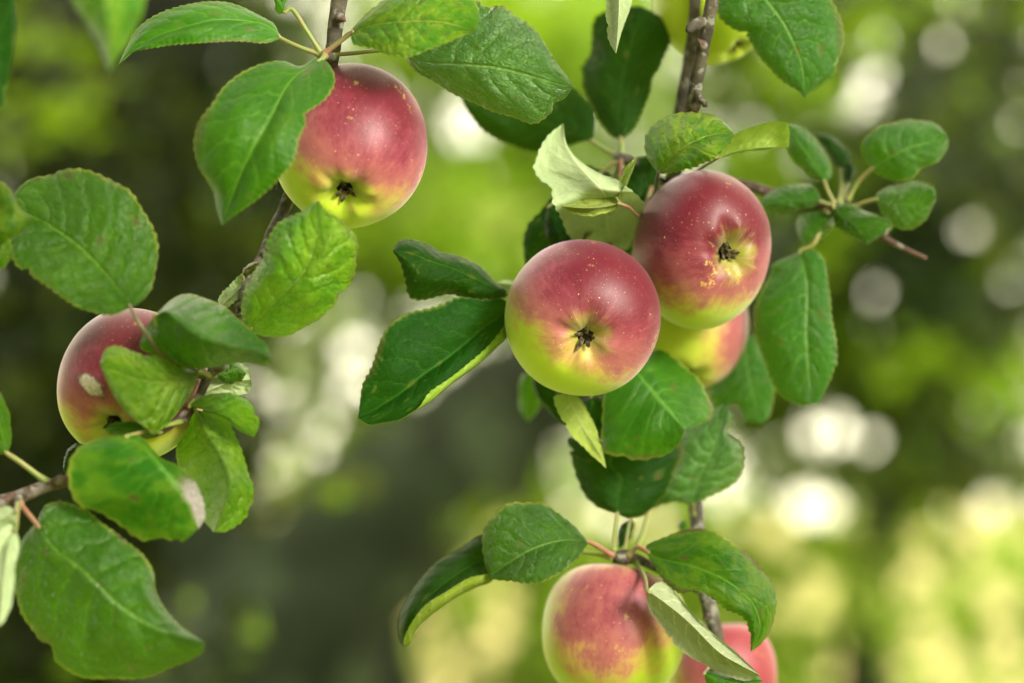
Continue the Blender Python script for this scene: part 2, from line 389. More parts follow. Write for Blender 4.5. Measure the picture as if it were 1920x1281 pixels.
def tube_mesh(name, P, rad, seg=10, origin=None, lump=0.0, seed=0):
    """closed tube through world points P"""
    o = origin if origin is not None else P[0]
    verts, faces = [], []
    side = Vector((0.31, -0.87, 0.37))
    for i, p in enumerate(P):
        t = (P[min(i + 1, len(P) - 1)] - P[max(i - 1, 0)]).normalized()
        a = (side - t * side.dot(t)).normalized(); b = t.cross(a); side = a
        for k in range(seg):
            ang = 2 * math.pi * k / seg
            r = rad[i]
            if lump:
                r *= 1 + lump * noise.noise(Vector((math.cos(ang) * 1.3, math.sin(ang) * 1.3, i * 0.45 + seed * 7.1)))
            verts.append(p + (a * math.cos(ang) + b * math.sin(ang)) * r - o)
    for i in range(len(P) - 1):
        for k in range(seg):
            k2 = (k + 1) % seg
            faces.append((i * seg + k, i * seg + k2, (i + 1) * seg + k2, (i + 1) * seg + k))
    faces.append(tuple(range(seg))[::-1]); faces.append(tuple((len(P) - 1) * seg + k for k in range(seg)))
    return mesh_of(name, verts, faces)

def twig(name, pts, mat, parent, n=40, seg=12, lump=0.13, depth0=D0):
    """pts: (px, py, dz, radius in photo pixels)"""
    S = catmull(pts, n)
    P = [at(a, b, depth0 + c) for a, b, c, r in S]
    rad = [r * pxm(depth0 + c) for a, b, c, r in S]
    return link(name, tube_mesh(name, P, rad, seg, P[0], lump, seed=pts[0][0] * 0.01), mat, parent, P[0])

SEED = [3]
def leaf(parent, M, A, B, z, mat='mid', zA=0.004, zB=0.004, bulge=0.002, under=False, roll=None, rollz=0.006,
         pet=None, petr=2.6, petm=None, label=None, wav=1.0, puck=1.0, nibble=True, teeth=None, tooth=1.0, rows=110):
    """a leaf from its midrib M and its two edges A and B, each traced base to tip; z depth offsets along the midrib"""
    SEED[0] += 1; sd = SEED[0] * 3.7
    if not roll: zA, zB = zA * 1.4, zB * 1.4
    zz = catmull([(i / (len(z) - 1), 0, v) for i, v in enumerate(z)], rows)
    Ms = catmull(M, rows)
    As = catmull([M[0]] + list(A) + [M[-1]], rows)
    Bs = catmull([M[0]] + list(B) + [M[-1]], rows)
    Rs = catmull([M[0]] + list(roll) + [M[-1]], rows) if roll else None
    NC = 13
    length = sum(math.hypot(a[0] - b[0], a[1] - b[1]) for a, b in zip(Ms, Ms[1:])) * pxm(D0)
    teeth = teeth or max(10, int(length / 0.0029))
    cols = [-(NC - k) / NC for k in range(NC)] + [k / NC for k in range(NC + 1)]
    nr = 8 if roll else 0
    sgn = -1 if under else 1
    rb = random.Random(SEED[0] * 7)
    bites = [(rb.choice((0, 1)), rb.uniform(0.3, 0.92), rb.uniform(0.01, 0.028), rb.uniform(0.04, 0.13)) for _ in range(rb.choice((0, 1, 1, 2)))] if nibble else []
    verts, uvs = [], []
    for i in range(rows):
        t = i / (rows - 1)
        prof = max(0.0, math.sin(math.pi * min(1, max(0, t)))) ** 0.6
        dM = D0 + zz[i][2] + 0.0022 * wav * noise.noise(Vector((t * 2.6, sd, 0.3)))
        ph = (t * teeth) % 1.0
        ser = ((ph / 0.7) if ph < 0.7 else (1 - ph) / 0.3) - 0.4
        ser *= 0.0012 * tooth * (0.6 + 0.8 * abs(noise.noise(Vector((t * 17, sd, 5))))) * min(1, prof * 1.5)
        lob = 0.0012 * wav * prof
        pM = at(Ms[i][0], Ms[i][1], dM)
        eA = at(As[i][0], As[i][1], dM + zA * prof + 0.0035 * wav * prof * noise.noise(Vector((t * 4.2, sd, 11.0))))
        eB = at(Bs[i][0], Bs[i][1], dM + zB * prof + 0.0035 * wav * prof * noise.noise(Vector((t * 4.2, sd, 23.0))))
        oA = (eA - pM); oB = (eB - pM)
        if oA.length > 1e-6: eA = eA + oA.normalized() * (ser + lob * noise.noise(Vector((t * 7, sd, 31))))
        if oB.length > 1e-6 and not roll: eB = eB + oB.normalized() * (ser + lob * noise.noise(Vector((t * 7, sd, 41))))
        for sd_, t0, w_, dp in bites:
            kk = 1 - dp * math.exp(-((t - t0) / w_) ** 4) * (0.8 + 0.4 * noise.noise(Vector((t * 60, sd, 3))))
            if sd_ == 0: eA = pM.lerp(eA, kk)
            elif not roll: eB = pM.lerp(eB, kk)
        for u in cols:
            s = abs(u)
            q = pM.lerp(eA if u < 0 else eB, s)
            vp = (t - 0.23 * s ** 1.25) * 7.5 + (0.45 if u > 0 else 0) + 0.8 * noise.noise(Vector((u * 1.3, t * 3.1, sd + 50)))
            tri = abs((vp % 1.0) - 0.5) * 2
            hgt = bulge * math.sin(math.pi * s) * prof
            hgt += 0.0005 * puck * (0.55 + 0.9 * noise.noise(Vector((u * 2.2, t * 5.0, sd + 80)))) * (1 - tri ** 2) * math.sin(math.pi * min(1, s * 1.02)) ** 0.7 * prof
            hgt += (0.0022 * wav * noise.noise(Vector((u * 1.6 + 9, t * 4.5, sd))) + 0.0005 * puck * noise.noise(Vector((u * 5 + 3, t * 12, sd)))) * prof * min(1, s * 3)
            q = q - FW * (hgt * sgn)
            verts.append(q); uvs.append((u * 0.5 + 0.5, t))
        if roll:
            eR = at(Rs[i][0], Rs[i][1], dM + zB * prof - rollz * prof - 0.0008)
            oR = eR - eB
            if oR.length > 1e-6: eR = eR + oR.normalized() * ser
            for k in range(1, nr + 1):
                s = k / nr
                q = eB.lerp(eR, s) - FW * (0.25 * rollz * prof * math.sin(math.pi * min(1, s * 1.2)))
                verts.append(q); uvs.append((1.0 - 0.2 * s, t))
    W = len(cols) + nr
    faces = []
    for i in range(rows - 1):
        for k in range(W - 1):
            faces.append((i * W + k, i * W + k + 1, (i + 1) * W + k + 1, (i + 1) * W + k))
    # front of the leaf: towards the camera unless the underside shows
    facing = 0.0
    for i in range(2, rows - 2, 3):
        for k in range(0, 2 * NC, 2):
            a, b, c = verts[i * W + k], verts[i * W + k + 2], verts[(i + 1) * W + k + 1]
            facing += (b - a).cross(c - a).dot(-FW)
    if (facing > 0) == under: faces = [f[::-1] for f in faces]
    base = verts[NC]
    me = mesh_of('leaf', [v - base for v in verts], faces)
    uvl = me.uv_layers.new(name='UVMap')
    for lp in me.loops: uvl.data[lp.index].uv = uvs[lp.vertex_index]
    o = link('leaf', me, LM[mat], parent, base)
    if label: o['label'] = label
    if pet:
        b0 = verts[NC + 3 * W]
        pts = [at(x, y, D0 + d) for x, y, d in pet]
        raw = [tuple(b0), tuple(base)] + [tuple(p) for p in pts]
        S = [Vector(q) for q in spline3(raw, 22)]
        rad = [petr * pxm(D0) * (0.75 + 0.35 * k / 21) for k in range(22)]; rad[-1] *= 1.7; rad[-2] *= 1.45; rad[-3] *= 1.2; rad[0] *= 0.5
        link('petiole', tube_mesh('petiole', S, rad, 8, S[0]), petm or M_pet, o, S[0])
    return o
def spline3(pts, n):
    out = []
    ext = [tuple(2 * a - b for a, b in zip(pts[0], pts[1]))] + list(pts) + [tuple(2 * a - b for a, b in zip(pts[-1], pts[-2]))]
    m_ = len(pts) - 1
    for i in range(n):
        f = m_ * i / (n - 1); k = min(m_ - 1, int(f)); t = f - k
        p0, p1, p2, p3 = ext[k:k + 4]
        out.append(tuple(0.5 * (2 * b + (c - a) * t + (2 * a - 5 * b + 4 * c - d) * t * t + (3 * b - a - 3 * c + d) * t ** 3) for a, b, c, d in zip(p0, p1, p2, p3)))
    return out

PROFILE = [(0, -0.75), (0.05, -0.75), (0.1, -0.77), (0.17, -0.825), (0.26, -0.885), (0.38, -0.905), (0.54, -0.85), (0.72, -0.71), (0.87, -0.5), (0.965, -0.24),
           (1.0, 0.03), (0.985, 0.28), (0.92, 0.52), (0.79, 0.72), (0.6, 0.85), (0.42, 0.885), (0.26, 0.83), (0.13, 0.7), (0.05, 0.6), (0, 0.57)]
def bud(parent, px, py, dz, r, dx, dy):
    P = [at(px + dx * k / 4, py + dy * k / 4, D0 + dz - 0.002 * k / 4) for k in range(6)]
    prof = [0.9, 1.15, 1.1, 0.85, 0.5, 0.1]
    link('bud', tube_mesh('bud', P, [r * q * pxm(D0 + dz) for q in prof], 9, P[0], 0.15, px * 0.1), M_twigr, parent, P[0])

def apple(px, py, dz, rpx, calyx, blush, label, stalk_to=None, tall=1.0, wide=1.0, lean=(0, 0), mat={}, seed=1, sepals=True, roll=0.0, stretch=(1, 1)):
    """calyx, blush: directions as right, up, towards the camera"""
    d = D0 + dz
    c0 = at(px, py, d); rad = rpx * pxm(d)
    cz = camdir(*calyx)
    zax = -cz
    xax = (RT - zax * RT.dot(zax)).normalized(); yax = zax.cross(xax)
    rot = Matrix((xax, yax, zax)).transposed()
    if roll: rot = rot @ Matrix.Rotation(roll, 3, 'Z')
    ext = lambda v: v + UP * (v.dot(UP) * (stretch[1] - 1)) + RT * (v.dot(RT) * (stretch[0] - 1))
    t = thing('apple', label, 'apple', c0, 'apples hanging on the branches')
    rows, seg = 72, 96
    pr = catmull(PROFILE, rows)
    verts, faces = [], []
    for i, (r, z) in enumerate(pr):
        for k in range(seg):
            a = 2 * math.pi * k / seg
            lobe = 1 + 0.014 * math.cos(5 * a + seed) * max(0, -z) + 0.034 * noise.noise(Vector((math.cos(a) * 0.9, math.sin(a) * 0.9, z * 0.9 + seed * 5.3)))
            skew = Vector((lean[0] * z, lean[1] * z, 0))
            bz = (0.026 * math.cos(5 * a + seed) + 0.02 * noise.noise(Vector((math.cos(a) * 3, math.sin(a) * 3, seed)))) * math.exp(-((r - 0.3) / 0.15) ** 2) if z < 0 else 0
            v = Vector((r * math.cos(a) * lobe, r * math.sin(a) * lobe, (z + bz) * tall)) + skew
            verts.append(ext(rot @ (v * rad)))
    for i in range(rows - 1):
        for k in range(seg):
            k2 = (k + 1) % seg
            faces.append((i * seg + k, i * seg + k2, (i + 1) * seg + k2, (i + 1) * seg + k))
    verts2 = [rot.transposed() @ v for v in verts]
    lb = rot.transposed() @ camdir(*blush)
    if mat.get('sun_patch'): mat = dict(mat, sun_patch=[rot.transposed() @ camdir(*q) for q in ((-.38, .05, .9), (.72, -.6, .35), (.5, .75, .2))])
    am = apple_material('apple_skin', lb, **mat)
    me = mesh_of('fruit', verts2, faces)
    f = link('fruit', me, am, t, c0); f.rotation_euler = rot.to_euler()
    # stalk
    stp = c0 + ext(rot @ (Vector((lean[0] * 0.57, lean[1] * 0.57, 0.58 * tall)) * rad))
    out = c0 + rot @ (Vector((lean[0], lean[1], 1.02 * tall)) * rad)
    end = at(stalk_to[0], stalk_to[1], D0 + stalk_to[2]) if stalk_to else c0 + rot @ (Vector((0.15, 0.1, 1.35)) * rad)
    S = [Vector(q) for q in spline3([tuple(stp), tuple(out), tuple(end)], 18)]
    link('stalk', tube_mesh('stalk', S, [0.0013 + 0.0006 * (k / 17) ** 3 for k in range(18)], 8, S[0]), M_petr, t, S[0])
    if sepals:
        rn = random.Random(seed * 11)
        cb = c0 + ext(rot @ (Vector((-lean[0] * 0.75, -lean[1] * 0.75, -0.755 * tall)) * rad))
        vs, fs = [], []
        m_ = 14
        vs.append(Vector((0, 0, -0.002)))
        for ring, (rr, hh) in enumerate(((0.045, -0.008), (0.095, -0.022), (0.12, -0.012))):
            for k in range(m_):
                a = 2 * math.pi * k / m_
                j = 1 + 0.35 * rn.uniform(-1, 1) * (ring > 0)
                vs.append(Vector((rr * j * math.cos(a), rr * j * math.sin(a), hh * rn.uniform(0.6, 1.3))))
        for k in range(m_): fs.append((0, 1 + (k + 1) % m_, 1 + k))
        for ring in range(2):
            for k in range(m_):
                a_, b_ = 1 + ring * m_ + k, 1 + ring * m_ + (k + 1) % m_
                fs.append((a_, b_, b_ + m_, a_ + m_))
        cal = link('calyx', mesh_of('calyx', [rot @ (v * rad) for v in vs], fs), M_hollow, t, cb)
        for k in range(5):
            a = 2 * math.pi * (k + 0.3 * rn.random()) / 5 + seed
            er = Vector((math.cos(a), math.sin(a), 0)); et = Vector((-math.sin(a), math.cos(a), 0))
            ln = 0.13 * rn.uniform(0.7, 1.3); cu = rn.uniform(-0.3, 0.9); tw = rn.uniform(-0.05, 0.05)
            vs, fs = [], []
            for i in range(7):
                s = i / 6
                w_ = 0.042 * (1 - s) ** 0.7 * (0.7 + 0.8 * s) + 0.004
                rr = 0.035 + ln * (s - 0.35 * max(0, cu) * s * s)
                hz = -0.03 - 0.1 * s - 0.05 * math.sin(s * 3) * cu
                cpos = er * rr + Vector((0, 0, hz)) + et * (tw * s)
                vs += [cpos - et * w_ + Vector((0, 0, 0.012)), cpos + Vector((0, 0, -0.012)), cpos + et * w_ + Vector((0, 0, 0.012))]
                if i:
                    b = i * 3
                    fs += [(b - 3, b - 2, b + 1, b), (b - 2, b - 1, b + 2, b + 1)]
            link('sepal', mesh_of('sepal', [rot @ (v * rad) for v in vs], fs), M_sepal, cal, cb)
    return t

# ================================================================== the setting
gm = NT('grass'); tcg = gm.new('ShaderNodeTexCoord').outputs['Object']
gc = gm.mix(gm.noise(tcg, 3.0, 5, 0.6), (0.14, 0.19, 0.03), (0.3, 0.33, 0.08))
M_grass = gm.done(gm.bsdf(gm.mix(gm.ss(0.5, 0.7, gm.noise(tcg, 0.35, 3)), gc, (0.3, 0.29, 0.12)), 0.9, None, spec=0.1))
g = link('ground', mesh_of('ground', [(-600, -600, 0), (600, -600, 0), (600, 600, 0), (-600, 600, 0)], [(0, 1, 2, 3)]), M_grass, None, smooth=False)
g['kind'] = 'structure'
hm = NT('dry_meadow'); tch = hm.new('ShaderNodeTexCoord').outputs['Object']
hc = hm.mix(hm.noise(tch, 0.9, 5, 0.6), (0.3, 0.26, 0.1), (0.36, 0.32, 0.15))
M_hill = hm.done(hm.bsdf(hm.mix(hm.ss(0.55, 0.75, hm.noise(tch, 0.16, 3)), hc, (0.2, 0.22, 0.04)), 0.9, None, spec=0.05))
vs, fs = [], []
for j in range(41):
    for i in range(61):
        x = -90 + 3 * i; t = j / 40; y = 26 + 64 * t
        vs.append((x, y, -0.3 + 11 * t ** 1.25 * (1 - 0.12 * t) + 1.1 * noise.noise(Vector((x * 0.04, y * 0.05, 2.0))) * min(1, 4 * t)))
for j in range(40):
    for i in range(60):
        fs.append((j * 61 + i, j * 61 + i + 1, (j + 1) * 61 + i + 1, (j + 1) * 61 + i))
h_ = link('hill', mesh_of('hill', vs, fs), M_hill, None); h_['kind'] = 'structure'
# ================================================================== the orchard behind
def far_tree(name, label, cat, base, stems, clumps, seed, bark=None, group=None, holes=(), shade_leaves=0):
    """stems: lists of (px, py, depth, radius px); clumps: (px, py, depth, rx, ry, rdepth, count, leaf m, material)"""
    rn = random.Random(seed)
    t = thing(name, label, cat, base, group)
    for k, st in enumerate(stems):
        S = catmull(st, 30)
        P = [at(a, b, c) for a, b, c, r in S]
        link('trunk' if k == 0 else 'limb', tube_mesh('stem', P, [r * pxm(c) for a, b, c, r in S], 20, P[0], 0.3, seed + k), bark or M_trunk, t, P[0])
    verts, faces, mats = [], [], []
    for px, py, dep, rx, ry, rd, cnt, lf, mi in clumps:
        for _ in range(cnt):
            while True:
                a, b, c = rn.uniform(-1, 1), rn.uniform(-1, 1), rn.uniform(-1, 1)
                if a * a + b * b + c * c <= 1: break
            x, y, dd = px + a * rx, py + b * ry, dep + c * rd
            if any((x - hx) ** 2 + (y - hy) ** 2 < hr * hr for hx, hy, hr in holes): continue
            p = at(x, y, dd)
            l = lf * rn.uniform(0.7, 1.3)
            ax = Vector((rn.gauss(0, 1), rn.gauss(0, 1), rn.gauss(-0.4, 0.8))).normalized()
            sd = ax.cross(Vector((rn.gauss(0, 1), rn.gauss(0, 1), rn.gauss(0, 1)))).normalized()
            nn = ax.cross(sd)
            i = len(verts)
            verts += [p - ax * l * 0.5, p + sd * l * 0.3 - ax * l * 0.1 + nn * l * 0.1, p + ax * l * 0.5 - nn * l * 0.05, p - sd * l * 0.3 - ax * l * 0.1 + nn * l * 0.1]
            faces += [(i, i + 1, i + 2), (i, i + 2, i + 3)]
            m_ = mi if rn.random() < 0.85 else rn.choice((1, 2, 4))
            mats += [m_, m_]
    # unseen leaves added round the camera to shade the branches, open towards the sun
    mid = CAM + FW * 1.0
    n_c = 0
    openv = camdir(0.1, -0.12, 1)  # opening left so low fill light reaches the apples
    while n_c < shade_leaves:
        d = Vector((rn.gauss(0, 1), rn.gauss(0, 1), rn.gauss(0, 1))).normalized()
        if d.z < -0.3 + 0.1 * noise.noise(d * 2.0): continue
        if d.dot(openv) > 0.86 and rn.random() < 0.9: continue
        if d.dot(sdir) > 0.86 and rn.random() < 0.9: continue
        if noise.noise(d * 3.2 + Vector((4, 1, 2))) < -0.3: continue
        p = mid + d * rn.uniform(1.7, 2.8)
        q = p - CAM
        dep = q.dot(FW)
        if dep > 2.0: continue
        if dep > 0.02 and abs(q.dot(RT)) < dep * 0.34 and abs(q.dot(UP)) < dep * 0.26: continue
        n_c += 1
        l = rn.uniform(0.08, 0.15)
        ax = Vector((rn.gauss(0, 1), rn.gauss(0, 1), rn.gauss(-0.4, 0.8))).normalized()
        sd = ax.cross(Vector((rn.gauss(0, 1), rn.gauss(0, 1), rn.gauss(0, 1)))).normalized()
        nn = ax.cross(sd); i = len(verts)
        verts += [p - ax * l * 0.5, p + sd * l * 0.3 - ax * l * 0.1 + nn * l * 0.1, p + ax * l * 0.5 - nn * l * 0.05, p - sd * l * 0.3 - ax * l * 0.1 + nn * l * 0.1]
        faces += [(i, i + 1, i + 2), (i, i + 2, i + 3)]; mats += [0, 0] if n_c % 2 else [1, 1]
    me = mesh_of('crown', [v - Vector(base) for v in verts], faces)
    o = link('crown', me, BG, t, base, smooth=False)
    me.polygons.foreach_set('material_index', mats)
    o['kind'] = 'stuff'
    return t

# gaps in the leaves where the bright sky comes through
GAPS = [(1622, 185, 27), (1785, 25, 15), (1825, 430, 22), (1890, 530, 18), (1635, 610, 18), (1690, 650, 25), (1712, 732, 20), (1640, 700, 15), (1575, 805, 28), (1640, 830, 27), (1520, 815, 22), (1700, 795, 17),
        (1380, 985, 23), (1455, 1005, 23), (1150, 968, 33), (1230, 985, 27), (1060, 975, 22), (955, 1130, 31), (930, 1190, 28), (985, 1180, 23), (840, 1255, 28), (890, 1215, 22), (850, 245, 20), (900, 256, 17), (812, 258, 13),
        (665, 660, 28), (690, 715, 27), (640, 735, 23), (700, 640, 20), (610, 800, 23), (590, 850, 17), (560, 900, 13), (672, 560, 12), (500, 880, 14), (1840, 650, 13), (1800, 300, 8), (1560, 330, 8), (400, 1262, 24), (1560, 1090, 13), (1700, 1130, 15),
        (1820, 1060, 13), (1640, 1230, 14), (1500, 1150, 13), (1870, 1200, 12), (1780, 960, 9), (1745, 1235, 12), (1600, 985, 9), (1520, 250, 8), (1050, 60, 11), (950, 340, 9)]
rg = random.Random(4)
GAPS += [(rg.uniform(1430, 1920), rg.uniform(920, 1281), rg.uniform(25, 35)) for _ in range(30)]
GAPS += [(rg.uniform(1450, 1920), rg.uniform(0, 560), rg.uniform(18, 24)) for _ in range(12)]
K = 'trees standing behind the hanging branches'
far_tree('apple_tree', 'thick grey-green trunk leaning from bottom left up to the centre behind the apples', 'tree', at(420, 1900, 3.0),
         [[(200, 1900, 2.9, 230), (420, 1350, 3.0, 210), (640, 1080, 3.1, 165), (860, 860, 3.2, 130), (1060, 690, 3.3, 95), (1220, 590, 3.5, 66), (1380, 520, 3.6, 40), (1480, 420, 3.7, 20)],
          [(430, 1300, 3.15, 90), (370, 1000, 3.3, 80), (300, 700, 3.5, 60), (250, 300, 3.7, 45)]],
         [(1850, 180, 3.5, 220, 230, 0.3, 300, 0.05, 0), (620, 910, 2.7, 120, 50, 0.1, 14, 0.045, 4), (930, 1010, 2.75, 120, 90, 0.15, 16, 0.045, 1), (300, 1200, 2.5, 240, 140, 0.15, 60, 0.045, 0)], 5, M_trunk, K, GAPS, shade_leaves=30000)  # crown includes the added unseen leaves that shade the branches
far_tree('shady_tree', 'dark shaded trunk and foliage filling the left background', 'tree', at(150, 2100, 3.8),
         [[(150, 2100, 3.8, 200), (120, 1200, 3.8, 190), (150, 600, 3.8, 170), (260, -200, 3.9, 150)]],
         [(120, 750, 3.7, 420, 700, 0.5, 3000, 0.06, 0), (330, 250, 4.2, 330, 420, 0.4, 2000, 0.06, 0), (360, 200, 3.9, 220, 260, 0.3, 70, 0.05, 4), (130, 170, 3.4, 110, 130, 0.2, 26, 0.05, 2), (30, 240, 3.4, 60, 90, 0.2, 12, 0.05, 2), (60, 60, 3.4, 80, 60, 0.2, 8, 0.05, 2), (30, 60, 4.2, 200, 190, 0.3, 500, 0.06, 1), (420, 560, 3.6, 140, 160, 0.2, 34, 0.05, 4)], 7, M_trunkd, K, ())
far_tree('sunlit_tree', 'sunny yellow-green foliage glowing behind the middle of the picture', 'tree', at(780, 2600, 5.2),
         [[(780, 2600, 5.2, 40), (740, 1200, 5.2, 34), (720, 300, 5.2, 22)]],
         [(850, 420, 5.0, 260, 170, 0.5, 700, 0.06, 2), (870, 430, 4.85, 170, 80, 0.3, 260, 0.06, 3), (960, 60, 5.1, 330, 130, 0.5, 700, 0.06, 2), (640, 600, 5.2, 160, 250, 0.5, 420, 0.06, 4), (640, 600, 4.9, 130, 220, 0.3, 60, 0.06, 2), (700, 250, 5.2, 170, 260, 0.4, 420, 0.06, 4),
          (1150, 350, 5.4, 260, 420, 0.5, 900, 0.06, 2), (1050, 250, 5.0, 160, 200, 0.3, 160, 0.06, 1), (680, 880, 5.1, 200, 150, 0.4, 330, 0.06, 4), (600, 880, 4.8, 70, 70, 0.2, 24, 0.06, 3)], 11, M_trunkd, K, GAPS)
far_tree('orchard_tree', 'loose green foliage with bright gaps filling the right background', 'tree', at(1650, 2700, 5.6),
         [[(1650, 2700, 5.6, 60), (1620, 1300, 5.6, 50), (1700, 700, 5.6, 40), (1680, -100, 5.6, 28)]],
         [(1650, 160, 5.3, 380, 330, 0.6, 2300, 0.06, 1), (1680, 470, 5.3, 380, 240, 0.6, 1500, 0.06, 0), (1830, 300, 4.9, 170, 170, 0.4, 520, 0.06, 0), (1760, 560, 4.9, 230, 80, 0.3, 300, 0.06, 0),
          (1640, 75, 4.7, 50, 50, 0.2, 20, 0.06, 2), (1500, 130, 4.8, 90, 140, 0.2, 46, 0.06, 2), (1800, 60, 4.7, 120, 90, 0.2, 26, 0.06, 2), (1440, 330, 4.8, 110, 90, 0.2, 40, 0.06, 2), (1700, 330, 4.8, 130, 70, 0.2, 18, 0.06, 2), (1580, 480, 4.8, 90, 90, 0.2, 20, 0.06, 2),
          (1850, 420, 4.7, 80, 90, 0.2, 12, 0.06, 4), (1690, 650, 4.7, 110, 100, 0.2, 34, 0.06, 2), (1880, 720, 4.7, 80, 70, 0.2, 30, 0.06, 2), (1650, 700, 5.5, 380, 190, 0.5, 1500, 0.06, 1), (1500, 640, 5.2, 120, 130, 0.3, 120, 0.06, 2), (1700, 890, 5.0, 340, 55, 0.3, 420, 0.06, 4), (1830, 830, 4.8, 120, 60, 0.2, 60, 0.06, 0)], 13, M_trunkd, K, GAPS)
far_tree('lime_bush', 'pale lime bush glowing in the lower right corner', 'bush', at(1650, 2700, 6.2),
         [[(1650, 2700, 6.2, 26), (1640, 1500, 6.2, 20), (1650, 1100, 6.2, 10)]],
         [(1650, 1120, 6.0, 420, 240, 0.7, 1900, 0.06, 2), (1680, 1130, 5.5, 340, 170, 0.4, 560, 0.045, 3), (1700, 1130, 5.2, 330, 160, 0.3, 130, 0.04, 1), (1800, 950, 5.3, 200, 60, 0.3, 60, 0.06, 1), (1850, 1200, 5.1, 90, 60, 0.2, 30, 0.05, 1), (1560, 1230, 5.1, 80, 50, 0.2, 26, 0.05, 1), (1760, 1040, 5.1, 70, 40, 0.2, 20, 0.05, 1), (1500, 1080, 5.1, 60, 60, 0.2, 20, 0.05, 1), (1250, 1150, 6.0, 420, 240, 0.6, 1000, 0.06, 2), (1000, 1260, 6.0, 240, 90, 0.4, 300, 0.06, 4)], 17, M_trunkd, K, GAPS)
far_tree('far_hedge_tree', 'darker olive tree farthest back behind the gaps', 'tree', at(1000, 3600, 9.0),
         [[(1000, 3600, 9.0, 60), (1010, 1500, 9.0, 50), (1000, 300, 9.0, 30)]],
         [(1000, 200, 9.0, 1100, 420, 1.0, 2600, 0.11, 1), (1500, 560, 9.0, 700, 260, 0.8, 1500, 0.11, 1), (1300, 1000, 9.0, 800, 360, 0.8, 1500, 0.11, 2), (500, 700, 9.0, 300, 600, 0.8, 800, 0.11, 4), (900, 1000, 9.0, 500, 400, 0.8, 800, 0.11, 4)], 19, M_trunkd, K, GAPS)
# ================================================================== the branches in front
BG_ = 'apple branches hanging in front'
# ---- branch A: upper left
A = thing('apple_branch', 'thin grey branch hanging from the top left past the speckled apple, with large green leaves', 'branch', at(640, -40, D0 - 0.03), BG_)
twig('twig', [(646, -60, -.03, 17), (637, 0, -.03, 16), (628, 55, -.03, 15), (622, 110, -.028, 14), (600, 200, -.0, 12), (560, 320, .012, 12), (532, 395, .01, 12), (515, 425, -.005, 11), (492, 478, -.02, 9), (460, 535, -.03, 8), (448, 595, -.034, 8), (430, 650, -.04, 8), (392, 705, -.05, 9), (372, 745, -.05, 8), (345, 790, -.052, 7)], M_twig, A, 80)
twig('spur', [(626, 108, -.03, 11), (612, 104, -.034, 11), (600, 103, -.036, 8)], M_twig, A, 10, 10)
twig('spur', [(395, 702, -.05, 8), (412, 690, -.054, 9), (426, 684, -.056, 6)], M_twig, A, 10, 10)
twig('spur', [(372, 745, -.05, 7), (330, 790, -.056, 7), (285, 815, -.058, 6), (225, 800, -.06, 4)], M_twigr, A, 14, 10)
NA = (604, 104, -.035)
leaf(A, [(527, 72), (512, 54), (480, 42), (412, 37), (356, 48), (300, 66), (262, 88), (222, 122)], [(515, 46), (502, 37), (450, 11), (405, 3), (337, 11), (285, 32), (255, 56), (235, 92)], [(505, 79), (487, 80), (412, 78), (337, 83), (255, 96)], (-.035, -.045, -.04), 'mid', zA=.008, zB=-.004, pet=[(560, 88, -.036), NA], petr=4.2, wav=.7)
leaf(A, [(534, 24), (522, -10), (505, -60), (495, -120)], [(518, 24), (508, -20), (470, -70)], [(537, 5), (545, -30), (530, -90)], (-.035, -.045), 'mid', pet=[(548, 18, -.035), (575, 58, -.036), NA], petr=4.5)
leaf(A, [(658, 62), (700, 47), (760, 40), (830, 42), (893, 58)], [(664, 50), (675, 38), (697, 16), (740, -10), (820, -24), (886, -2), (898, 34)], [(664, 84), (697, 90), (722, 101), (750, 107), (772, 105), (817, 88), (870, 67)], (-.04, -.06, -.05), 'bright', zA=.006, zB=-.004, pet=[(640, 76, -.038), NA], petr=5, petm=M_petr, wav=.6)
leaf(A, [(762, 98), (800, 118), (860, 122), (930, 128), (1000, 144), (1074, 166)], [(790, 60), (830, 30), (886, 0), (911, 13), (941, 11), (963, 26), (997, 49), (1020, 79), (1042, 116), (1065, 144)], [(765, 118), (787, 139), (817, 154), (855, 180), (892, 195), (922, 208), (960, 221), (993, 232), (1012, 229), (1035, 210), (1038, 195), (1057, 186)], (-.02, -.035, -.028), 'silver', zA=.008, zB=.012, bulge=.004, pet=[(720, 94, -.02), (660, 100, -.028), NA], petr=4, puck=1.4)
leaf(A, [(603, 112), (582, 122), (558, 139), (536, 165), (502, 232), (472, 285), (450, 330), (431, 382), (416, 423)], [(590, 110), (562, 124), (532, 115), (495, 120), (457, 135), (423, 161), (397, 195), (375, 225), (367, 255), (365, 277), (371, 311), (386, 337), (401, 363), (407, 393)], [(614, 116), (626, 139), (624, 161), (611, 184), (584, 204), (570, 214), (573, 232), (562, 262), (543, 311), (513, 348), (476, 378), (438, 405)], (-.045, -.085, -.08), 'mid', zA=.01, zB=-.004, bulge=.003, pet=[(608, 106, -.038)], petr=4.5, puck=.7, label='broad leaf with a pale blemish hanging over the left side of the apple')
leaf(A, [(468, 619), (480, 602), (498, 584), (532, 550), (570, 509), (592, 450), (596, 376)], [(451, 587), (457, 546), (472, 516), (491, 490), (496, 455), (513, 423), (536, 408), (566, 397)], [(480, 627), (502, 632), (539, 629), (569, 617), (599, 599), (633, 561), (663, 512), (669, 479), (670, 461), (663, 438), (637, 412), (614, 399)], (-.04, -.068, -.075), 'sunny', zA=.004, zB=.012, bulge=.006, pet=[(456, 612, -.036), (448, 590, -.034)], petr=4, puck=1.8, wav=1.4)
leaf(A, [(466, 520), (445, 545), (428, 560), (411, 576)], [(452, 516), (425, 540), (410, 560)], [(466, 530), (450, 556), (425, 577)], (-.03, -.04), 'pale', under=True, pet=[(462, 528, -.03)], petr=3)
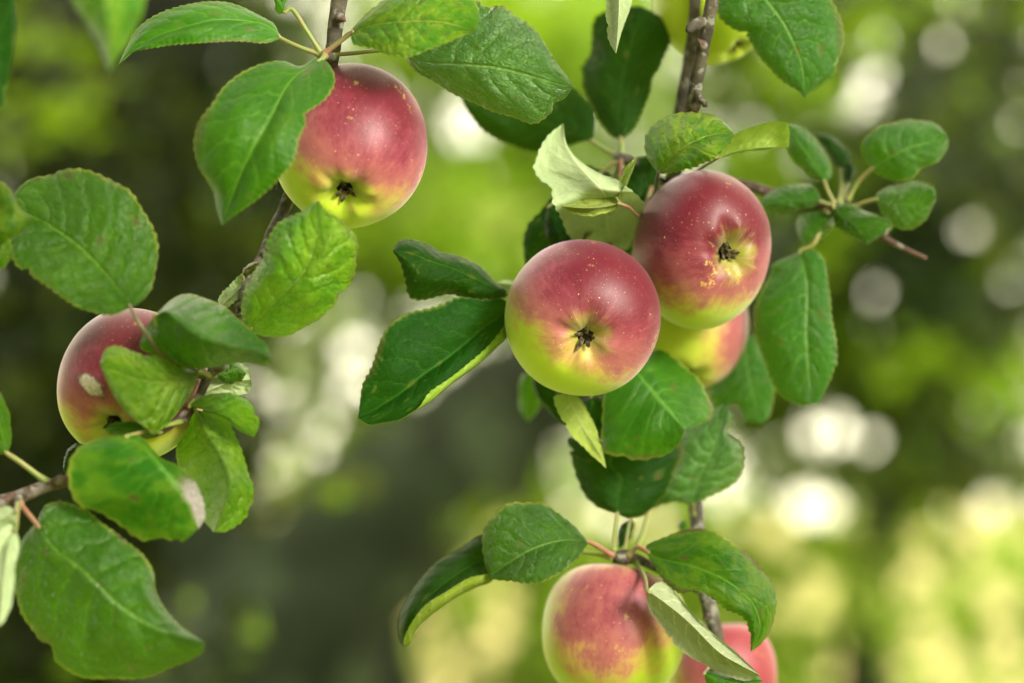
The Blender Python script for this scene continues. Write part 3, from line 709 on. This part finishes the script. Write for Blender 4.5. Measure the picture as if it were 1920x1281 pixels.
leaf(A, [(455, 516), (470, 505), (495, 490)], [(458, 503), (475, 492)], [(465, 517), (485, 508)], (-.03, -.035), 'brown', pet=[(458, 530, -.03)], petr=3, label='small withered brown leaf')
leaf(A, [(245, 577), (225, 546), (187, 501), (150, 464), (94, 423), (45, 397), (26, 376)], [(210, 591), (169, 584), (127, 565), (94, 542), (64, 520), (30, 494), (19, 461), (18, 412)], [(255, 572), (270, 561), (285, 539), (294, 497), (296, 476), (292, 446), (281, 416), (266, 386), (247, 356), (214, 337), (180, 322), (154, 315), (124, 317), (94, 330), (56, 337), (28, 360)], (-.085, -.078, -.06), 'glossy', zA=-.004, zB=.006, bulge=.003, pet=[(256, 598, -.087), (272, 622, -.086), (305, 665, -.07), (380, 705, -.052)], petr=4, petm=M_petd, puck=1.6, label='large puckered oval leaf above the shaded apple')
leaf(A, [(290, 592), (312, 584), (337, 599), (375, 629), (423, 645), (470, 656), (508, 672)], [(326, 559), (356, 551), (390, 561), (423, 576), (450, 599), (483, 632), (502, 647)], [(274, 614), (262, 644), (270, 657), (300, 670), (337, 685), (375, 692), (420, 685), (461, 679), (498, 684)], (-.09, -.1, -.09), 'glossy', zA=.024, zB=.026, bulge=.002, pet=[(300, 620, -.08), (385, 700, -.052)], petr=3, puck=1.8, tooth=.6)
leaf(A, [(375, 698), (340, 712), (290, 715), (240, 705), (187, 682)], [(337, 686), (300, 670), (255, 662), (225, 650), (198, 655)], [(360, 734), (337, 767), (311, 797), (289, 816), (274, 805), (255, 790), (225, 760), (206, 730)], (-.06, -.085, -.09), 'sunny', zA=.004, zB=.004, bulge=.003, pet=[(392, 704, -.052)], petr=4, tooth=.4, puck=.5)
leaf(A, [(236, 818), (262, 832), (290, 858), (330, 905), (357, 950), (372, 992)], [(217, 816), (180, 825), (150, 838), (134, 861), (128, 890), (132, 922), (150, 948), (187, 960), (221, 980), (247, 1003), (270, 1015), (300, 1010), (340, 1016)], [(258, 816), (277, 831), (300, 857), (330, 872), (349, 887), (367, 906), (379, 936), (384, 970)], (-.085, -.1, -.09), 'scorch', zA=.008, zB=.012, bulge=.003, pet=[(285, 806, -.07), (340, 790, -.055)], petr=3.5, label='leaf with a bleached papery scorch patch below the shaded apple')
leaf(A, [(366, 768), (384, 812), (408, 848), (426, 885), (428, 930), (400, 998)], [(349, 797), (334, 828), (331, 860), (345, 900), (362, 950)], [(395, 775), (423, 783), (442, 820), (455, 850), (466, 891), (476, 913), (472, 951), (450, 981), (423, 997)], (-.055, -.078, -.07), 'sunny', zA=.03, zB=.012, bulge=-.004, pet=[(362, 755, -.052)], petr=4, label='curled leaf with a dark hollow and bright lime rim')
leaf(A, [(354, 762), (385, 764), (420, 775), (455, 795), (477, 820)], [(375, 745), (412, 737), (446, 739), (468, 756), (483, 778), (487, 797)], [(367, 765), (393, 772), (423, 787), (450, 808)], (-.055, -.07, -.065), 'sunny', zA=.004, zB=.004, pet=[(362, 752, -.052)], petr=4, tooth=.3, puck=.4)
leaf(A, [(372, 742), (400, 728), (435, 715), (470, 712)], [(375, 715), (397, 692), (442, 681), (465, 692)], [(390, 748), (420, 742), (457, 741), (472, 725)], (-.045, -.035), 'pale', under=True, pet=[(378, 735, -.05)], petr=3, tooth=.4)
leaf(A, [(165, 835), (145, 845), (130, 862), (121, 888)], [(140, 832), (122, 850), (118, 872)], [(160, 850), (150, 870), (135, 885)], (-.05, -.045), 'dark', pet=[(240, 810, -.055)], petr=3)

leaf(A, [(300, 812), (262, 806), (225, 800), (196, 806)], [(280, 798), (240, 790), (210, 794)], [(285, 822), (245, 822), (212, 816)], (-.06, -.075), 'spotty', pet=[(320, 800, -.055)], petr=3, tooth=.4)
leaf(A, [(405, 705), (425, 700), (445, 690), (462, 700)], [(415, 685), (440, 675)], [(425, 720), (450, 716)], (-.045, -.04), 'mid', pet=[(396, 706, -.05)], petr=3, tooth=.5)

# ---- branch B: reddish twig at the left edge
B = thing('apple_branch', 'reddish twig entering from the left edge, with a big drooping leaf below it', 'branch', at(-40, 950, D0 - 0.07), BG_)
twig('twig', [(-60, 958, -.075, 13), (0, 942, -.072, 13), (40, 930, -.07, 13), (90, 911, -.066, 12), (130, 898, -.06, 10), (200, 860, -.045, 8), (260, 828, -.04, 6)], M_twigr, B, 40)
twig('spur', [(36, 932, -.074, 8), (33, 942, -.078, 9), (36, 950, -.08, 6)], M_twig, B, 8, 10)
leaf(B, [(13, 850), (2, 800), (-12, 740), (-30, 690)], [(-20, 850), (-45, 800), (-50, 730)], [(21, 831), (21, 797), (11, 760), (0, 733)], (-.07, -.08), 'mid', pet=[(40, 868, -.07), (90, 906, -.066)], petr=5, tooth=.5)
leaf(B, [(68, 982), (105, 1030), (142, 1056), (184, 1093), (230, 1137), (295, 1176), (384, 1205)], [(50, 1000), (30, 1030), (24, 1060), (28, 1101), (41, 1149), (64, 1183), (94, 1224), (131, 1258), (169, 1273), (225, 1275), (281, 1268), (319, 1252), (352, 1240), (379, 1224)], [(82, 951), (100, 942), (120, 940), (146, 949), (169, 962), (195, 985), (225, 1003), (251, 1022), (274, 1048), (287, 1078), (292, 1108), (311, 1142), (337, 1172), (367, 1193)], (-.085, -.1, -.1), 'glossy', zA=.018, zB=.012, bulge=.003, pet=[(50, 960, -.082), (36, 944, -.078)], petr=5, petm=M_petr, puck=1.8, wav=1.8, label='big glossy leaf with a pointed tip drooping at the bottom left')
leaf(B, [(30, 990), (14, 1040), (6, 1100), (-4, 1176)], [(12, 985), (-20, 1030), (-30, 1100)], [(36, 1015), (30, 1060), (24, 1120), (10, 1160)], (-.1, -.13), 'pale', under=True, pet=[(34, 945, -.078)], petr=4, tooth=.3)
leaf(B, [(30, 958), (8, 968), (-30, 985)], [(10, 950), (-25, 955)], [(28, 985), (0, 1005), (-25, 1002)], (-.1, -.11), 'pale', under=True, pet=[(34, 945, -.078)], petr=4, tooth=.2)  # pale underside colour stands in for sky glare on this leaf

# ---- leaf sprays whose twigs stay outside the frame
E = thing('apple_branch', 'branch outside the frame whose pointed leaf tip hangs blurred in the top left corner', 'branch', at(190, -190, D0 - 0.2), BG_)
twig('twig', [(60, -260, -.2, 14), (190, -200, -.2, 12), (320, -190, -.2, 10)], M_twig, E, 14)
leaf(E, [(205, -150), (200, -60), (203, 20), (204, 90), (205, 136)], [(150, -120), (112, -60), (133, 0), (161, 41), (184, 79), (197, 112)], [(260, -120), (285, -60), (273, 0), (262, 37), (240, 82), (215, 118)], (-.2, -.21, -.2), 'bright', zA=.012, zB=.012, pet=[(195, -195, -.2)], petr=5, tooth=.2, puck=.5)
F = thing('apple_branch', 'branch beyond the left edge with dark leaves reaching into the picture', 'branch', at(-160, 300, D0 + .05), BG_)
twig('twig', [(-180, -60, .08, 14), (-160, 300, .02, 14), (-150, 560, -.06, 11)], M_twig, F, 20)
leaf(F, [(-90, 150), (-40, 110), (0, 60), (22, 5), (25, -40)], [(-60, 60), (-30, 0), (0, -40)], [(0, 205), (15, 150), (24, 97), (31, 49), (28, 15)], (.1, .1), 'dark', pet=[(-158, 240, .04)], petr=4, tooth=.4)
leaf(F, [(-85, 440), (-40, 425), (10, 415), (63, 409)], [(-60, 370), (-30, 345), (0, 341), (15, 352), (30, 375), (42, 395)], [(-50, 480), (-10, 470), (22, 446), (41, 431)], (-.08, -.1, -.1), 'yellow', pet=[(-152, 440, -.03)], petr=4)
leaf(F, [(-80, 470), (-40, 474), (22, 470)], [(-50, 440), (0, 432), (18, 448)], [(-40, 510), (0, 506), (18, 488)], (-.07, -.08), 'bright', pet=[(-152, 460, -.03)], petr=4)

# ---- branch C: the main twig in the middle
C = thing('apple_branch', 'brown lichen-flecked branch hanging from the top through the apples in the middle, with many leaves', 'branch', at(1340, -40, D0), BG_)
twig('twig', [(1343, -70, -.0, 13), (1335, 0, 0, 12.5), (1322, 70, .004, 12.5), (1306, 150, .012, 13), (1296, 210, .02, 14), (1270, 290, .07, 15), (1262, 400, .12, 16), (1275, 560, .15, 15), (1290, 760, .14, 15), (1302, 900, .1, 15), (1308, 990, .075, 14), (1318, 1090, .058, 14), (1335, 1160, .05, 14), (1345, 1215, .05, 14), (1340, 1330, .05, 15)], M_twig, C, 110, 14)
twig('limb', [(1306, -60, .06, 11), (1300, 60, .06, 12), (1287, 150, .062, 13), (1274, 230, .068, 14), (1266, 300, .08, 14)], M_twig, C, 30)
twig('spur', [(1320, 40, .002, 10), (1305, 46, -.004, 11), (1292, 56, -.008, 8), (1289, 60, -.009, 3)], M_twig, C, 16, 10, .4)
twig('spur', [(1306, 168, .012, 7), (1312, 183, .006, 7), (1321, 195, .004, 6), (1326, 201, .004, 2)], M_twig, C, 16, 10, .4)
twig('spur', [(1258, 350, .1, 10), (1225, 330, .085, 9), (1190, 305, .07, 9), (1165, 296, .065, 11), (1152, 292, .064, 7)], M_twig, C, 20, 10, .3)
twig('side_shoot', [(1262, 380, .12, 12), (1330, 345, .1, 11), (1394, 347, .082, 10), (1445, 362, .075, 10), (1500, 375, .07, 9), (1552, 388, .066, 9), (1600, 412, .062, 8), (1650, 442, .06, 7), (1695, 466, .058, 5), (1738, 485, .056, 3.6)], M_twigr, C, 50)
NC1 = (1164, 296, .064)
leaf(C, [(1150, -90), (1160, -30), (1160, 30), (1155, 101)], [(1120, -60), (1134, -10), (1137, 40), (1142, 78)], [(1195, -60), (1188, -10), (1180, 20), (1165, 62)], (.0, -.02), 'pale', zA=.008, zB=.016, under=True, pet=[(1240, -100, 0), (1343, -60, 0)], petr=3.5, label='pale leaf tip hanging down from the top edge')
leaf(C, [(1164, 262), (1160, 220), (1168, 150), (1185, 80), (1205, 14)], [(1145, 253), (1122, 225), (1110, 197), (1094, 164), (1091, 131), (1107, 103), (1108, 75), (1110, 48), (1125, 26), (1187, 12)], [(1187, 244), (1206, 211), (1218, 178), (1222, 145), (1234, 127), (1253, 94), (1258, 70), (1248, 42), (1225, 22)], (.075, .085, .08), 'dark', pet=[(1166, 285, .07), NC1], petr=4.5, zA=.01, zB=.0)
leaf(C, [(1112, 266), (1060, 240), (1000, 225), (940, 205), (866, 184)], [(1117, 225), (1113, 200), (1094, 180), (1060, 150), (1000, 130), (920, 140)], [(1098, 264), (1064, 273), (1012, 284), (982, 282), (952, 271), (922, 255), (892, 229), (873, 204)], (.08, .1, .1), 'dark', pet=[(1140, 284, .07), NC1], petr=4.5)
leaf(C, [(1143, 462), (1140, 430), (1136, 395), (1133, 364), (1098, 325), (1075, 296), (1060, 268), (1057, 231)], [(1100, 462), (1070, 448), (1052, 412), (1038, 382), (1034, 352), (1014, 337), (1002, 315), (1006, 300), (1014, 277), (1030, 251)], [(1175, 468), (1192, 435), (1204, 400), (1206, 380), (1190, 362), (1156, 337), (1130, 328), (1100, 311), (1074, 289), (1060, 262)], (.06, .052, .026, -.006, .0, .01, .018, .022), 'pale', under=True, zA=.004, zB=.006, bulge=.003, pet=[(1160, 380, .06), NC1], petr=3.5, petm=M_petr, puck=.6, label='large pale upturned leaf showing its underside above the front apple')
leaf(C, [(1160, 382), (1130, 388), (1095, 390), (1051, 387)], [(1145, 366), (1120, 370), (1085, 377)], [(1150, 394), (1115, 405), (1077, 401)], (.005, -.002, -.005), 'lime', under=True, pet=[(1178, 388, .008), (1202, 403, .03), (1225, 340, .08)], petr=3.2, petm=M_petr, tooth=.4, label='small folded yellow-green leaf')
leaf(C, [(1156, 372), (1170, 352), (1182, 325), (1197, 291)], [(1155, 352), (1164, 335), (1175, 312)], [(1166, 370), (1179, 340), (1191, 308)], (.003, -.004, .0), 'lime', under=True, pet=[(1164, 383, .006)], petr=2.5, tooth=.3)
leaf(C, [(1105, 440), (1060, 430), (1020, 450), (985, 505)], [(1066, 385), (1036, 372), (1006, 402), (989, 423), (982, 460)], [(1060, 490), (1020, 500)], (.045, .055, .055), 'dark', pet=[(1130, 400, .065), NC1], petr=3)
leaf(C, [(1030, 386), (1038, 410), (1050, 435), (1072, 456)], [(1025, 400), (1021, 431), (1032, 457), (1052, 461)], [(1050, 395), (1070, 420), (1080, 445)], (.04, .045), 'dark', pet=[(1090, 350, .06), NC1], petr=3)
leaf(C, [(1234, 325), (1253, 301), (1280, 277), (1317, 259), (1348, 251), (1376, 250)], [(1212, 295), (1208, 270), (1214, 247), (1231, 227), (1261, 214), (1302, 210), (1340, 219), (1362, 232)], [(1257, 324), (1287, 317), (1325, 304), (1347, 292), (1370, 270)], (.0, -.012, -.006), 'bright', zA=.012, zB=-.003, bulge=.004, pet=[(1230, 350, .03), (1226, 385, .09)], petr=3.4, petm=M_petd, puck=.6, label='bright oval leaf resting on top of the right apple')
leaf(C, [(1345, 297), (1380, 284), (1430, 277), (1479, 276)], [(1355, 272), (1373, 254), (1400, 242), (1433, 230), (1471, 228), (1480, 244)], [(1375, 290), (1410, 284), (1450, 280)], (.012, .008, .01), 'lime', under=True, zA=-.01, zB=.0, pet=[(1310, 318, .04), (1275, 340, .1)], petr=3.2, tooth=.5)
leaf(C, [(1195, 440), (1200, 370), (1208, 322), (1222, 290)], [(1150, 420), (1150, 360), (1180, 305)], [(1236, 380), (1238, 340), (1236, 310)], (.065, .07), 'dark', pet=[(1220, 400, .08), (1262, 400, .12)], petr=3)
leaf(C, [(958, 575), (930, 600), (902, 618), (872, 645), (830, 678), (795, 702), (740, 745), (671, 784)], [(940, 560), (902, 563), (861, 558), (827, 569), (794, 580), (764, 591), (734, 610), (715, 632), (704, 659), (694, 692), (679, 722), (675, 750), (673, 772)], [(952, 628), (932, 651), (895, 685), (850, 718), (809, 752), (771, 776), (752, 787), (730, 792), (694, 798), (680, 793)], (.02, .0, -.005), 'dark', zA=.0, zB=-.006, bulge=.003, roll=[(945, 610), (917, 647), (880, 680), (842, 710), (805, 736), (785, 764), (752, 786), (730, 792), (695, 797)], rollz=.005, pet=[(990, 560, .04), (1080, 480, .07), (1160, 310, .07)], petr=3.2, puck=.8, label='large dark leaf with a rolled yellow edge left of the front apple')
leaf(C, [(955, 553), (930, 540), (902, 527), (850, 503), (805, 488), (770, 474), (736, 470)], [(944, 540), (932, 533), (902, 501), (865, 481), (827, 471), (801, 458), (771, 448), (749, 452)], [(940, 560), (921, 562), (880, 561), (850, 553), (820, 554), (786, 562), (767, 554), (760, 531), (752, 497)], (.02, -.002, -.008), 'dark', zA=.012, zB=.004, bulge=.004, pet=[(990, 560, .04), (1080, 480, .07)], petr=3, puck=1.0, label='dark wavy leaf above the larger dark leaf left of the front apple')
leaf(C, [(985, 536), (960, 534), (932, 530)], [(965, 526), (945, 526)], [(965, 552), (945, 545)], (.03, .032), 'pale', under=True, pet=[(1010, 530, .05)], petr=3, tooth=.2)
leaf(C, [(1180, 680), (1203, 708), (1230, 740), (1258, 772), (1283, 806)], [(1140, 700), (1131, 752), (1127, 794), (1129, 835), (1137, 853), (1165, 857), (1189, 864), (1220, 860), (1254, 850), (1275, 831)], [(1234, 655), (1264, 672), (1292, 694), (1313, 715), (1326, 739), (1337, 766), (1330, 787), (1302, 800)], (.042, .03, .02), 'mid', zA=.004, zB=.02, bulge=.003, pet=[(1190, 640, .06), (1275, 600, .145)], petr=3.5, puck=.6)
leaf(C, [(1062, 738), (1078, 772), (1102, 815), (1125, 850), (1137, 879)], [(1041, 744), (1045, 766), (1065, 807), (1093, 838), (1117, 860)], [(1083, 744), (1093, 756), (1106, 780), (1120, 807), (1131, 850)], (.035, .02, .015), 'lime', under=True, zA=-.004, zB=.006, pet=[(1060, 700, .05), (1200, 640, .1), (1275, 600, .145)], petr=3, tooth=.6)
leaf(C, [(1110, 740), (1115, 780), (1118, 840)], [(1090, 760), (1096, 800)], [(1140, 760), (1135, 810)], (.045, .045), 'dark', pet=[(1150, 690, .07), (1275, 600, .145)], petr=3)
leaf(C, [(1000, 700), (1020, 745), (1040, 770), (1064, 800)], [(1000, 730), (1022, 766), (1045, 788)], [(1035, 720), (1055, 755), (1066, 780)], (.045, .04), 'dark', pet=[(1100, 680, .07), (1275, 600, .145)], petr=3)
leaf(C, [(1000, 695), (992, 740), (990, 792)], [(975, 710), (973, 760)], [(1020, 715), (1015, 760)], (.12, .12), 'mid', pet=[(1100, 660, .13), (1275, 600, .145)], petr=3, tooth=.3)
leaf(C, [(1500, 470), (1514, 540), (1513, 629), (1516, 690), (1520, 757)], [(1490, 476), (1452, 495), (1446, 517), (1418, 566), (1414, 622), (1422, 649), (1437, 690), (1450, 725), (1462, 740), (1481, 753), (1505, 763)], [(1523, 468), (1540, 480), (1550, 502), (1558, 580), (1568, 629), (1572, 663), (1564, 697), (1550, 727), (1534, 756)], (.062, .055, .055), 'blue', zA=.012, zB=.0, bulge=.004, pet=[(1520, 462, .062), (1532, 445, .062), (1552, 390, .066)], petr=5, puck=.8, label='long hanging leaf with a pale rim right of the right apple')
leaf(C, [(1395, 632), (1400, 670), (1408, 720), (1424, 794)], [(1370, 640), (1345, 690), (1330, 730), (1340, 770), (1371, 754), (1388, 763), (1398, 787)], [(1412, 628), (1424, 649), (1443, 687), (1451, 715), (1448, 766), (1436, 788)], (.11, .1, .095), 'blue', pet=[(1380, 600, .125), (1280, 570, .15)], petr=3.5)
leaf(C, [(1300, 948), (1310, 900), (1335, 850), (1352, 800), (1362, 760)], [(1268, 941), (1237, 945), (1240, 900), (1255, 840), (1285, 807), (1320, 785), (1344, 763)], [(1323, 935), (1364, 914), (1386, 890), (1393, 852), (1388, 832), (1364, 812), (1376, 785)], (.07, .062, .065), 'silver', zA=.006, zB=.006, bulge=.005, pet=[(1300, 965, .075)], petr=3.5, puck=1.5)

leaf(C, [(1185, 480), (1150, 440), (1120, 400), (1090, 350)], [(1130, 470), (1090, 420), (1075, 380)], [(1200, 440), (1170, 380), (1120, 340)], (.085, .085), 'dark', pet=[(1210, 420, .09)], petr=3)
leaf(C, [(1150, 330), (1120, 345), (1090, 340), (1060, 320)], [(1130, 320), (1090, 310)], [(1130, 360), (1085, 360)], (.07, .075), 'dark', pet=[(1165, 310, .066)], petr=3)

# ---- the small-leaved side shoot
for M_, A_, B_, z_, m_, pt in [
    ([(1546, 341), (1530, 310), (1508, 280), (1474, 231)], [(1513, 325), (1484, 297), (1471, 262)], [(1558, 333), (1559, 309), (1540, 272), (1506, 240)], (.065, .06, .06), 'blue', [(1553, 360, .066), (1564, 382, .066)]),
    ([(1575, 318), (1568, 290), (1555, 268), (1528, 251)], [(1560, 303), (1545, 280)], [(1592, 308), (1596, 290), (1581, 272), (1558, 253)], (.08, .085), 'dark', [(1578, 345, .075), (1574, 384, .066)]),
    ([(1590, 345), (1588, 325), (1592, 306)], [(1575, 330), (1578, 312)], [(1604, 330), (1604, 312)], (.085, .085), 'dark', [(1584, 360, .075), (1576, 386, .066)]),
    ([(1634, 317), (1666, 297), (1703, 278), (1740, 268), (1778, 258)], [(1622, 300), (1613, 277), (1628, 252), (1656, 234), (1698, 225), (1750, 230)], [(1647, 328), (1675, 340), (1712, 333), (1731, 314), (1755, 305), (1776, 279)], (.06, .05, .06), 'blue', [(1610, 340, .064), (1588, 378, .066)]),
    ([(1540, 378), (1510, 374), (1470, 376), (1428, 384)], [(1534, 360), (1516, 345), (1459, 351), (1431, 372)], [(1516, 394), (1475, 400), (1448, 400)], (.06, .055, .06), 'blue', [(1556, 385, .065)]),
    ([(1562, 404), (1540, 415), (1520, 432), (1502, 456)], [(1530, 396), (1497, 408), (1494, 436)], [(1559, 431), (1532, 451), (1516, 458)], (.06, .058, .06), 'glossy', [(1566, 395, .064)]),
    ([(1562, 389), (1590, 410), (1612, 430), (1625, 459)], [(1591, 381), (1628, 398), (1666, 412), (1671, 431), (1647, 446)], [(1560, 405), (1572, 431), (1600, 447)], (.055, .05, .052), 'glossy', [(1563, 384, .062)]),
    ([(1642, 374), (1670, 380), (1710, 382), (1756, 372)], [(1645, 362), (1666, 351), (1717, 339), (1750, 351)], [(1652, 400), (1670, 422), (1708, 432), (1738, 408)], (.06, .052, .056), 'glossy', [(1620, 380, .063), (1596, 390, .066)])]:
    leaf(C, M_, A_, B_, z_, m_, pet=pt, petr=4 if len(pt) > 1 else 3, tooth=.5, puck=1.3, zA=.006, zB=.006, rows=80)

# ---- the cluster at the bottom of the middle branch
ND = (1165, 1046, .035)
twig('spur', [(1322, 1110, .055, 11), (1285, 1090, .05, 10), (1240, 1068, .045, 9), (1205, 1052, .04, 10), (1175, 1046, .036, 13), (1150, 1046, .034, 10)], M_twig, C, 26, 10, .35)
leaf(C, [(1157, 964), (1160, 930), (1165, 897), (1155, 885), (1144, 873), (1150, 830)], [(1124, 952), (1100, 932), (1082, 903), (1073, 869), (1070, 824)], [(1179, 971), (1206, 966), (1234, 945), (1254, 914), (1268, 879), (1278, 845), (1240, 820)], (.05, .055, .06), 'dark', zA=.006, zB=.006, bulge=.005, pet=[(1152, 1000, .045), (1150, 1035, .036)], petr=4.5, puck=.9)  # shadow below the middle apples put in by the dark leaf colour
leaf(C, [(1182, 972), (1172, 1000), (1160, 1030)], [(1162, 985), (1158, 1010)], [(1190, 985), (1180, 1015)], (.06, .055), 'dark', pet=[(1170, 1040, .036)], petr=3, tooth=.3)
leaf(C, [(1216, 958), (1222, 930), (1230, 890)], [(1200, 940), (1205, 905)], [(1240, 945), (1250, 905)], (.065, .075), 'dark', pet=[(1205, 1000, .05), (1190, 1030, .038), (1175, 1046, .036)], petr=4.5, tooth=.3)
leaf(C, [(1280, 997), (1278, 988), (1280, 975)], [(1270, 990), (1272, 980)], [(1289, 990), (1287, 980)], (.07, .07), 'mid', pet=[(1300, 1010, .074)], petr=3, tooth=.3)
leaf(C, [(1104, 1016), (1058, 1013), (1008, 1026), (967, 1047), (933, 1070), (919, 1084)], [(1075, 984), (1046, 960), (1017, 945), (983, 944), (946, 947), (917, 976), (907, 1001), (906, 1032), (910, 1060)], [(1087, 1043), (1058, 1068), (1029, 1086), (992, 1094), (950, 1089), (930, 1088)], (.025, .008, .012), 'blue', zA=.006, zB=-.004, bulge=.003, pet=[(1120, 1024, .028), (1150, 1042, .034)], petr=4.5, petm=M_petr, puck=.5, label='cool green oval leaf above the bottom apple')
leaf(C, [(935, 1045), (895, 1055), (852, 1080), (812, 1112), (775, 1155), (760, 1214)], [(908, 1003), (867, 1026), (812, 1059), (779, 1101), (754, 1143), (746, 1176), (751, 1203)], [(925, 1088), (892, 1102), (858, 1119), (817, 1148), (783, 1178), (771, 1207)], (.03, .02, .025), 'dark', zA=.012, zB=-.006, bulge=.004, roll=[(920, 1073), (879, 1084), (837, 1109), (795, 1137), (766, 1178), (757, 1203)], rollz=.007, pet=[(1010, 1030, .036), (1100, 1036, .036), (1150, 1046, .034)], petr=4, tooth=.5, label='arching leaf with a pale rolled edge left of the bottom apple')
leaf(C, [(1211, 1033), (1245, 1050), (1300, 1062), (1360, 1088), (1410, 1130), (1425, 1180), (1408, 1222)], [(1215, 1020), (1242, 1008), (1283, 995), (1325, 994), (1367, 1012), (1400, 1038), (1429, 1068), (1450, 1101), (1457, 1134), (1447, 1176), (1429, 1206)], [(1225, 1059), (1250, 1093), (1275, 1112), (1308, 1107), (1337, 1122), (1358, 1143), (1392, 1159), (1406, 1190)], (.025, -.002, .0), 'spotty', zA=.008, zB=-.002, bulge=.004, pet=[(1195, 1026, .03), (1178, 1042, .034)], petr=4.5, petm=M_petr, puck=1.0, label='arched leaf with brown spots and a damaged rim right of the bottom apple')
leaf(C, [(1214, 1108), (1240, 1125), (1290, 1165), (1345, 1220), (1385, 1245), (1425, 1266)], [(1228, 1096), (1245, 1094), (1267, 1113), (1300, 1151), (1337, 1188), (1375, 1218)], [(1213, 1128), (1221, 1152), (1242, 1178), (1275, 1219), (1317, 1245), (1358, 1265), (1400, 1277)], (.0, -.012, -.01), 'grey', under=True, zA=.01, zB=.008, bulge=.006, pet=[(1208, 1080, .02), (1190, 1052, .036)], petr=4, tooth=.5, label='curled leaf with a grey mildewed underside across the bottom apple')
leaf(C, [(1320, 1262), (1350, 1272), (1390, 1282), (1430, 1276)], [(1335, 1258), (1370, 1262), (1410, 1262)], [(1330, 1290), (1380, 1310)], (.0, -.005), 'mid', pet=[(1340, 1240, .04)], petr=3, tooth=.4)
# ---- top right
leaf(C, [(1380, -75), (1420, -20), (1460, 30), (1490, 85), (1505, 130), (1509, 184)], [(1350, -40), (1343, 15), (1370, 52), (1398, 66), (1417, 94), (1441, 127), (1459, 145), (1482, 162), (1497, 170)], [(1460, -70), (1530, -40), (1558, 0), (1574, 33), (1580, 84), (1570, 117), (1562, 141), (1534, 164), (1518, 174)], (.03, .025, .03), 'blue', zA=.006, zB=.008, bulge=.004, pet=[(1355, -85, .015), (1343, -66, 0)], petr=4, puck=1.1, label='large leaf with a pointed tip hanging from the top edge right of the branch')

# ================================================================== the apples
apple(1094, 599, 0, 146, (.0, -.3, .95), (.5, .78, .3), 'round red and lime apple with its star-shaped calyx facing front, nearest of the middle cluster', (1150, 420, .075), mat=dict(amount=.08, streak=.35), seed=1, tall=.92)
apple(1318, 468, .032, 138, (.40, -.16, .9), (.1, .75, .4), 'red apple with yellow flecks and an off-centre calyx, right of the front apple', (1262, 330, .09), tall=1.0, lean=(.1, .1), mat=dict(amount=.2, russet=.9, streak=.5), seed=2, stretch=(.955, 1.09))
apple(1290, 617, .092, 113, (-.1, -.8, .5), (.95, .1, .1), 'yellow-green apple with a pink cheek half hidden below the red flecked apple', (1300, 470, .13), mat=dict(amount=-.55, streak=.2, speck=1.3, red=(.25, .04, .05), lime=(.32, .41, .03)), seed=3)
apple(656, 277, -.02, 145, (-.02, -.68, .72), (.45, .75, .45), 'pink-red apple with russet specks hanging at the upper left under a broad leaf', (616, 112, -.028), tall=1.06, mat=dict(amount=-.08, russet=.8, speck=.9, streak=.3), seed=4)
apple(247, 727, -.03, 140, (-.15, -.52, .75), (.1, .75, .4), 'shaded dark red apple half hidden by leaves at the left', (380, 640, -.04), tall=1.0, mat=dict(amount=-.04, red=(.07, .004, .009), russet=.3, sun_patch=True), seed=5)
apple(1150, 1190, .045, 137, (-.18, -.9, .28), (-.12, .45, .88), 'yellow-green apple with a brownish red front at the bottom, below the leaf rosette', (1166, 1048, .036), tall=.98, mat=dict(amount=-.7, red=(.07, .006, .008), streak=.4, soft=.6, lime=(.27, .38, .012)), seed=6)
apple(1352, 1268, .11, 104, (.1, -.9, .2), (.6, .7, .4), 'pink apple peeping out behind the lower stem at the bottom edge', (1330, 1140, .06), mat=dict(amount=.1, red=(.2, .03, .04)), seed=7)
apple(1338, 12, .09, 108, (.42, -.8, .25), (-.8, .6, -.3), 'plain yellow-green apple cut off by the top edge behind the branch', (1310, -120, .06), mat=dict(amount=-1.6, speck=.3, russet=.15), seed=8)
for b in [(C, 1322, 90, .0, 8, -12, -14), (C, 1300, 205, .01, 8, 13, -10), (C, 1310, 1010, .066, 8, 15, -12), (C, 1334, 1150, .04, 8, -13, 10), (C, 1655, 440, .058, 7, 8, -10), (C, 1480, 368, .068, 6, 3, -12),
          (A, 634, 30, -.035, 8, 12, 8), (A, 500, 465, -.026, 6, 10, 4), (A, 452, 570, -.036, 6, -11, 5), (B, 108, 905, -.07, 8, 5, -12), (B, 60, 922, -.076, 6, -3, -10)]:
    bud(*b)
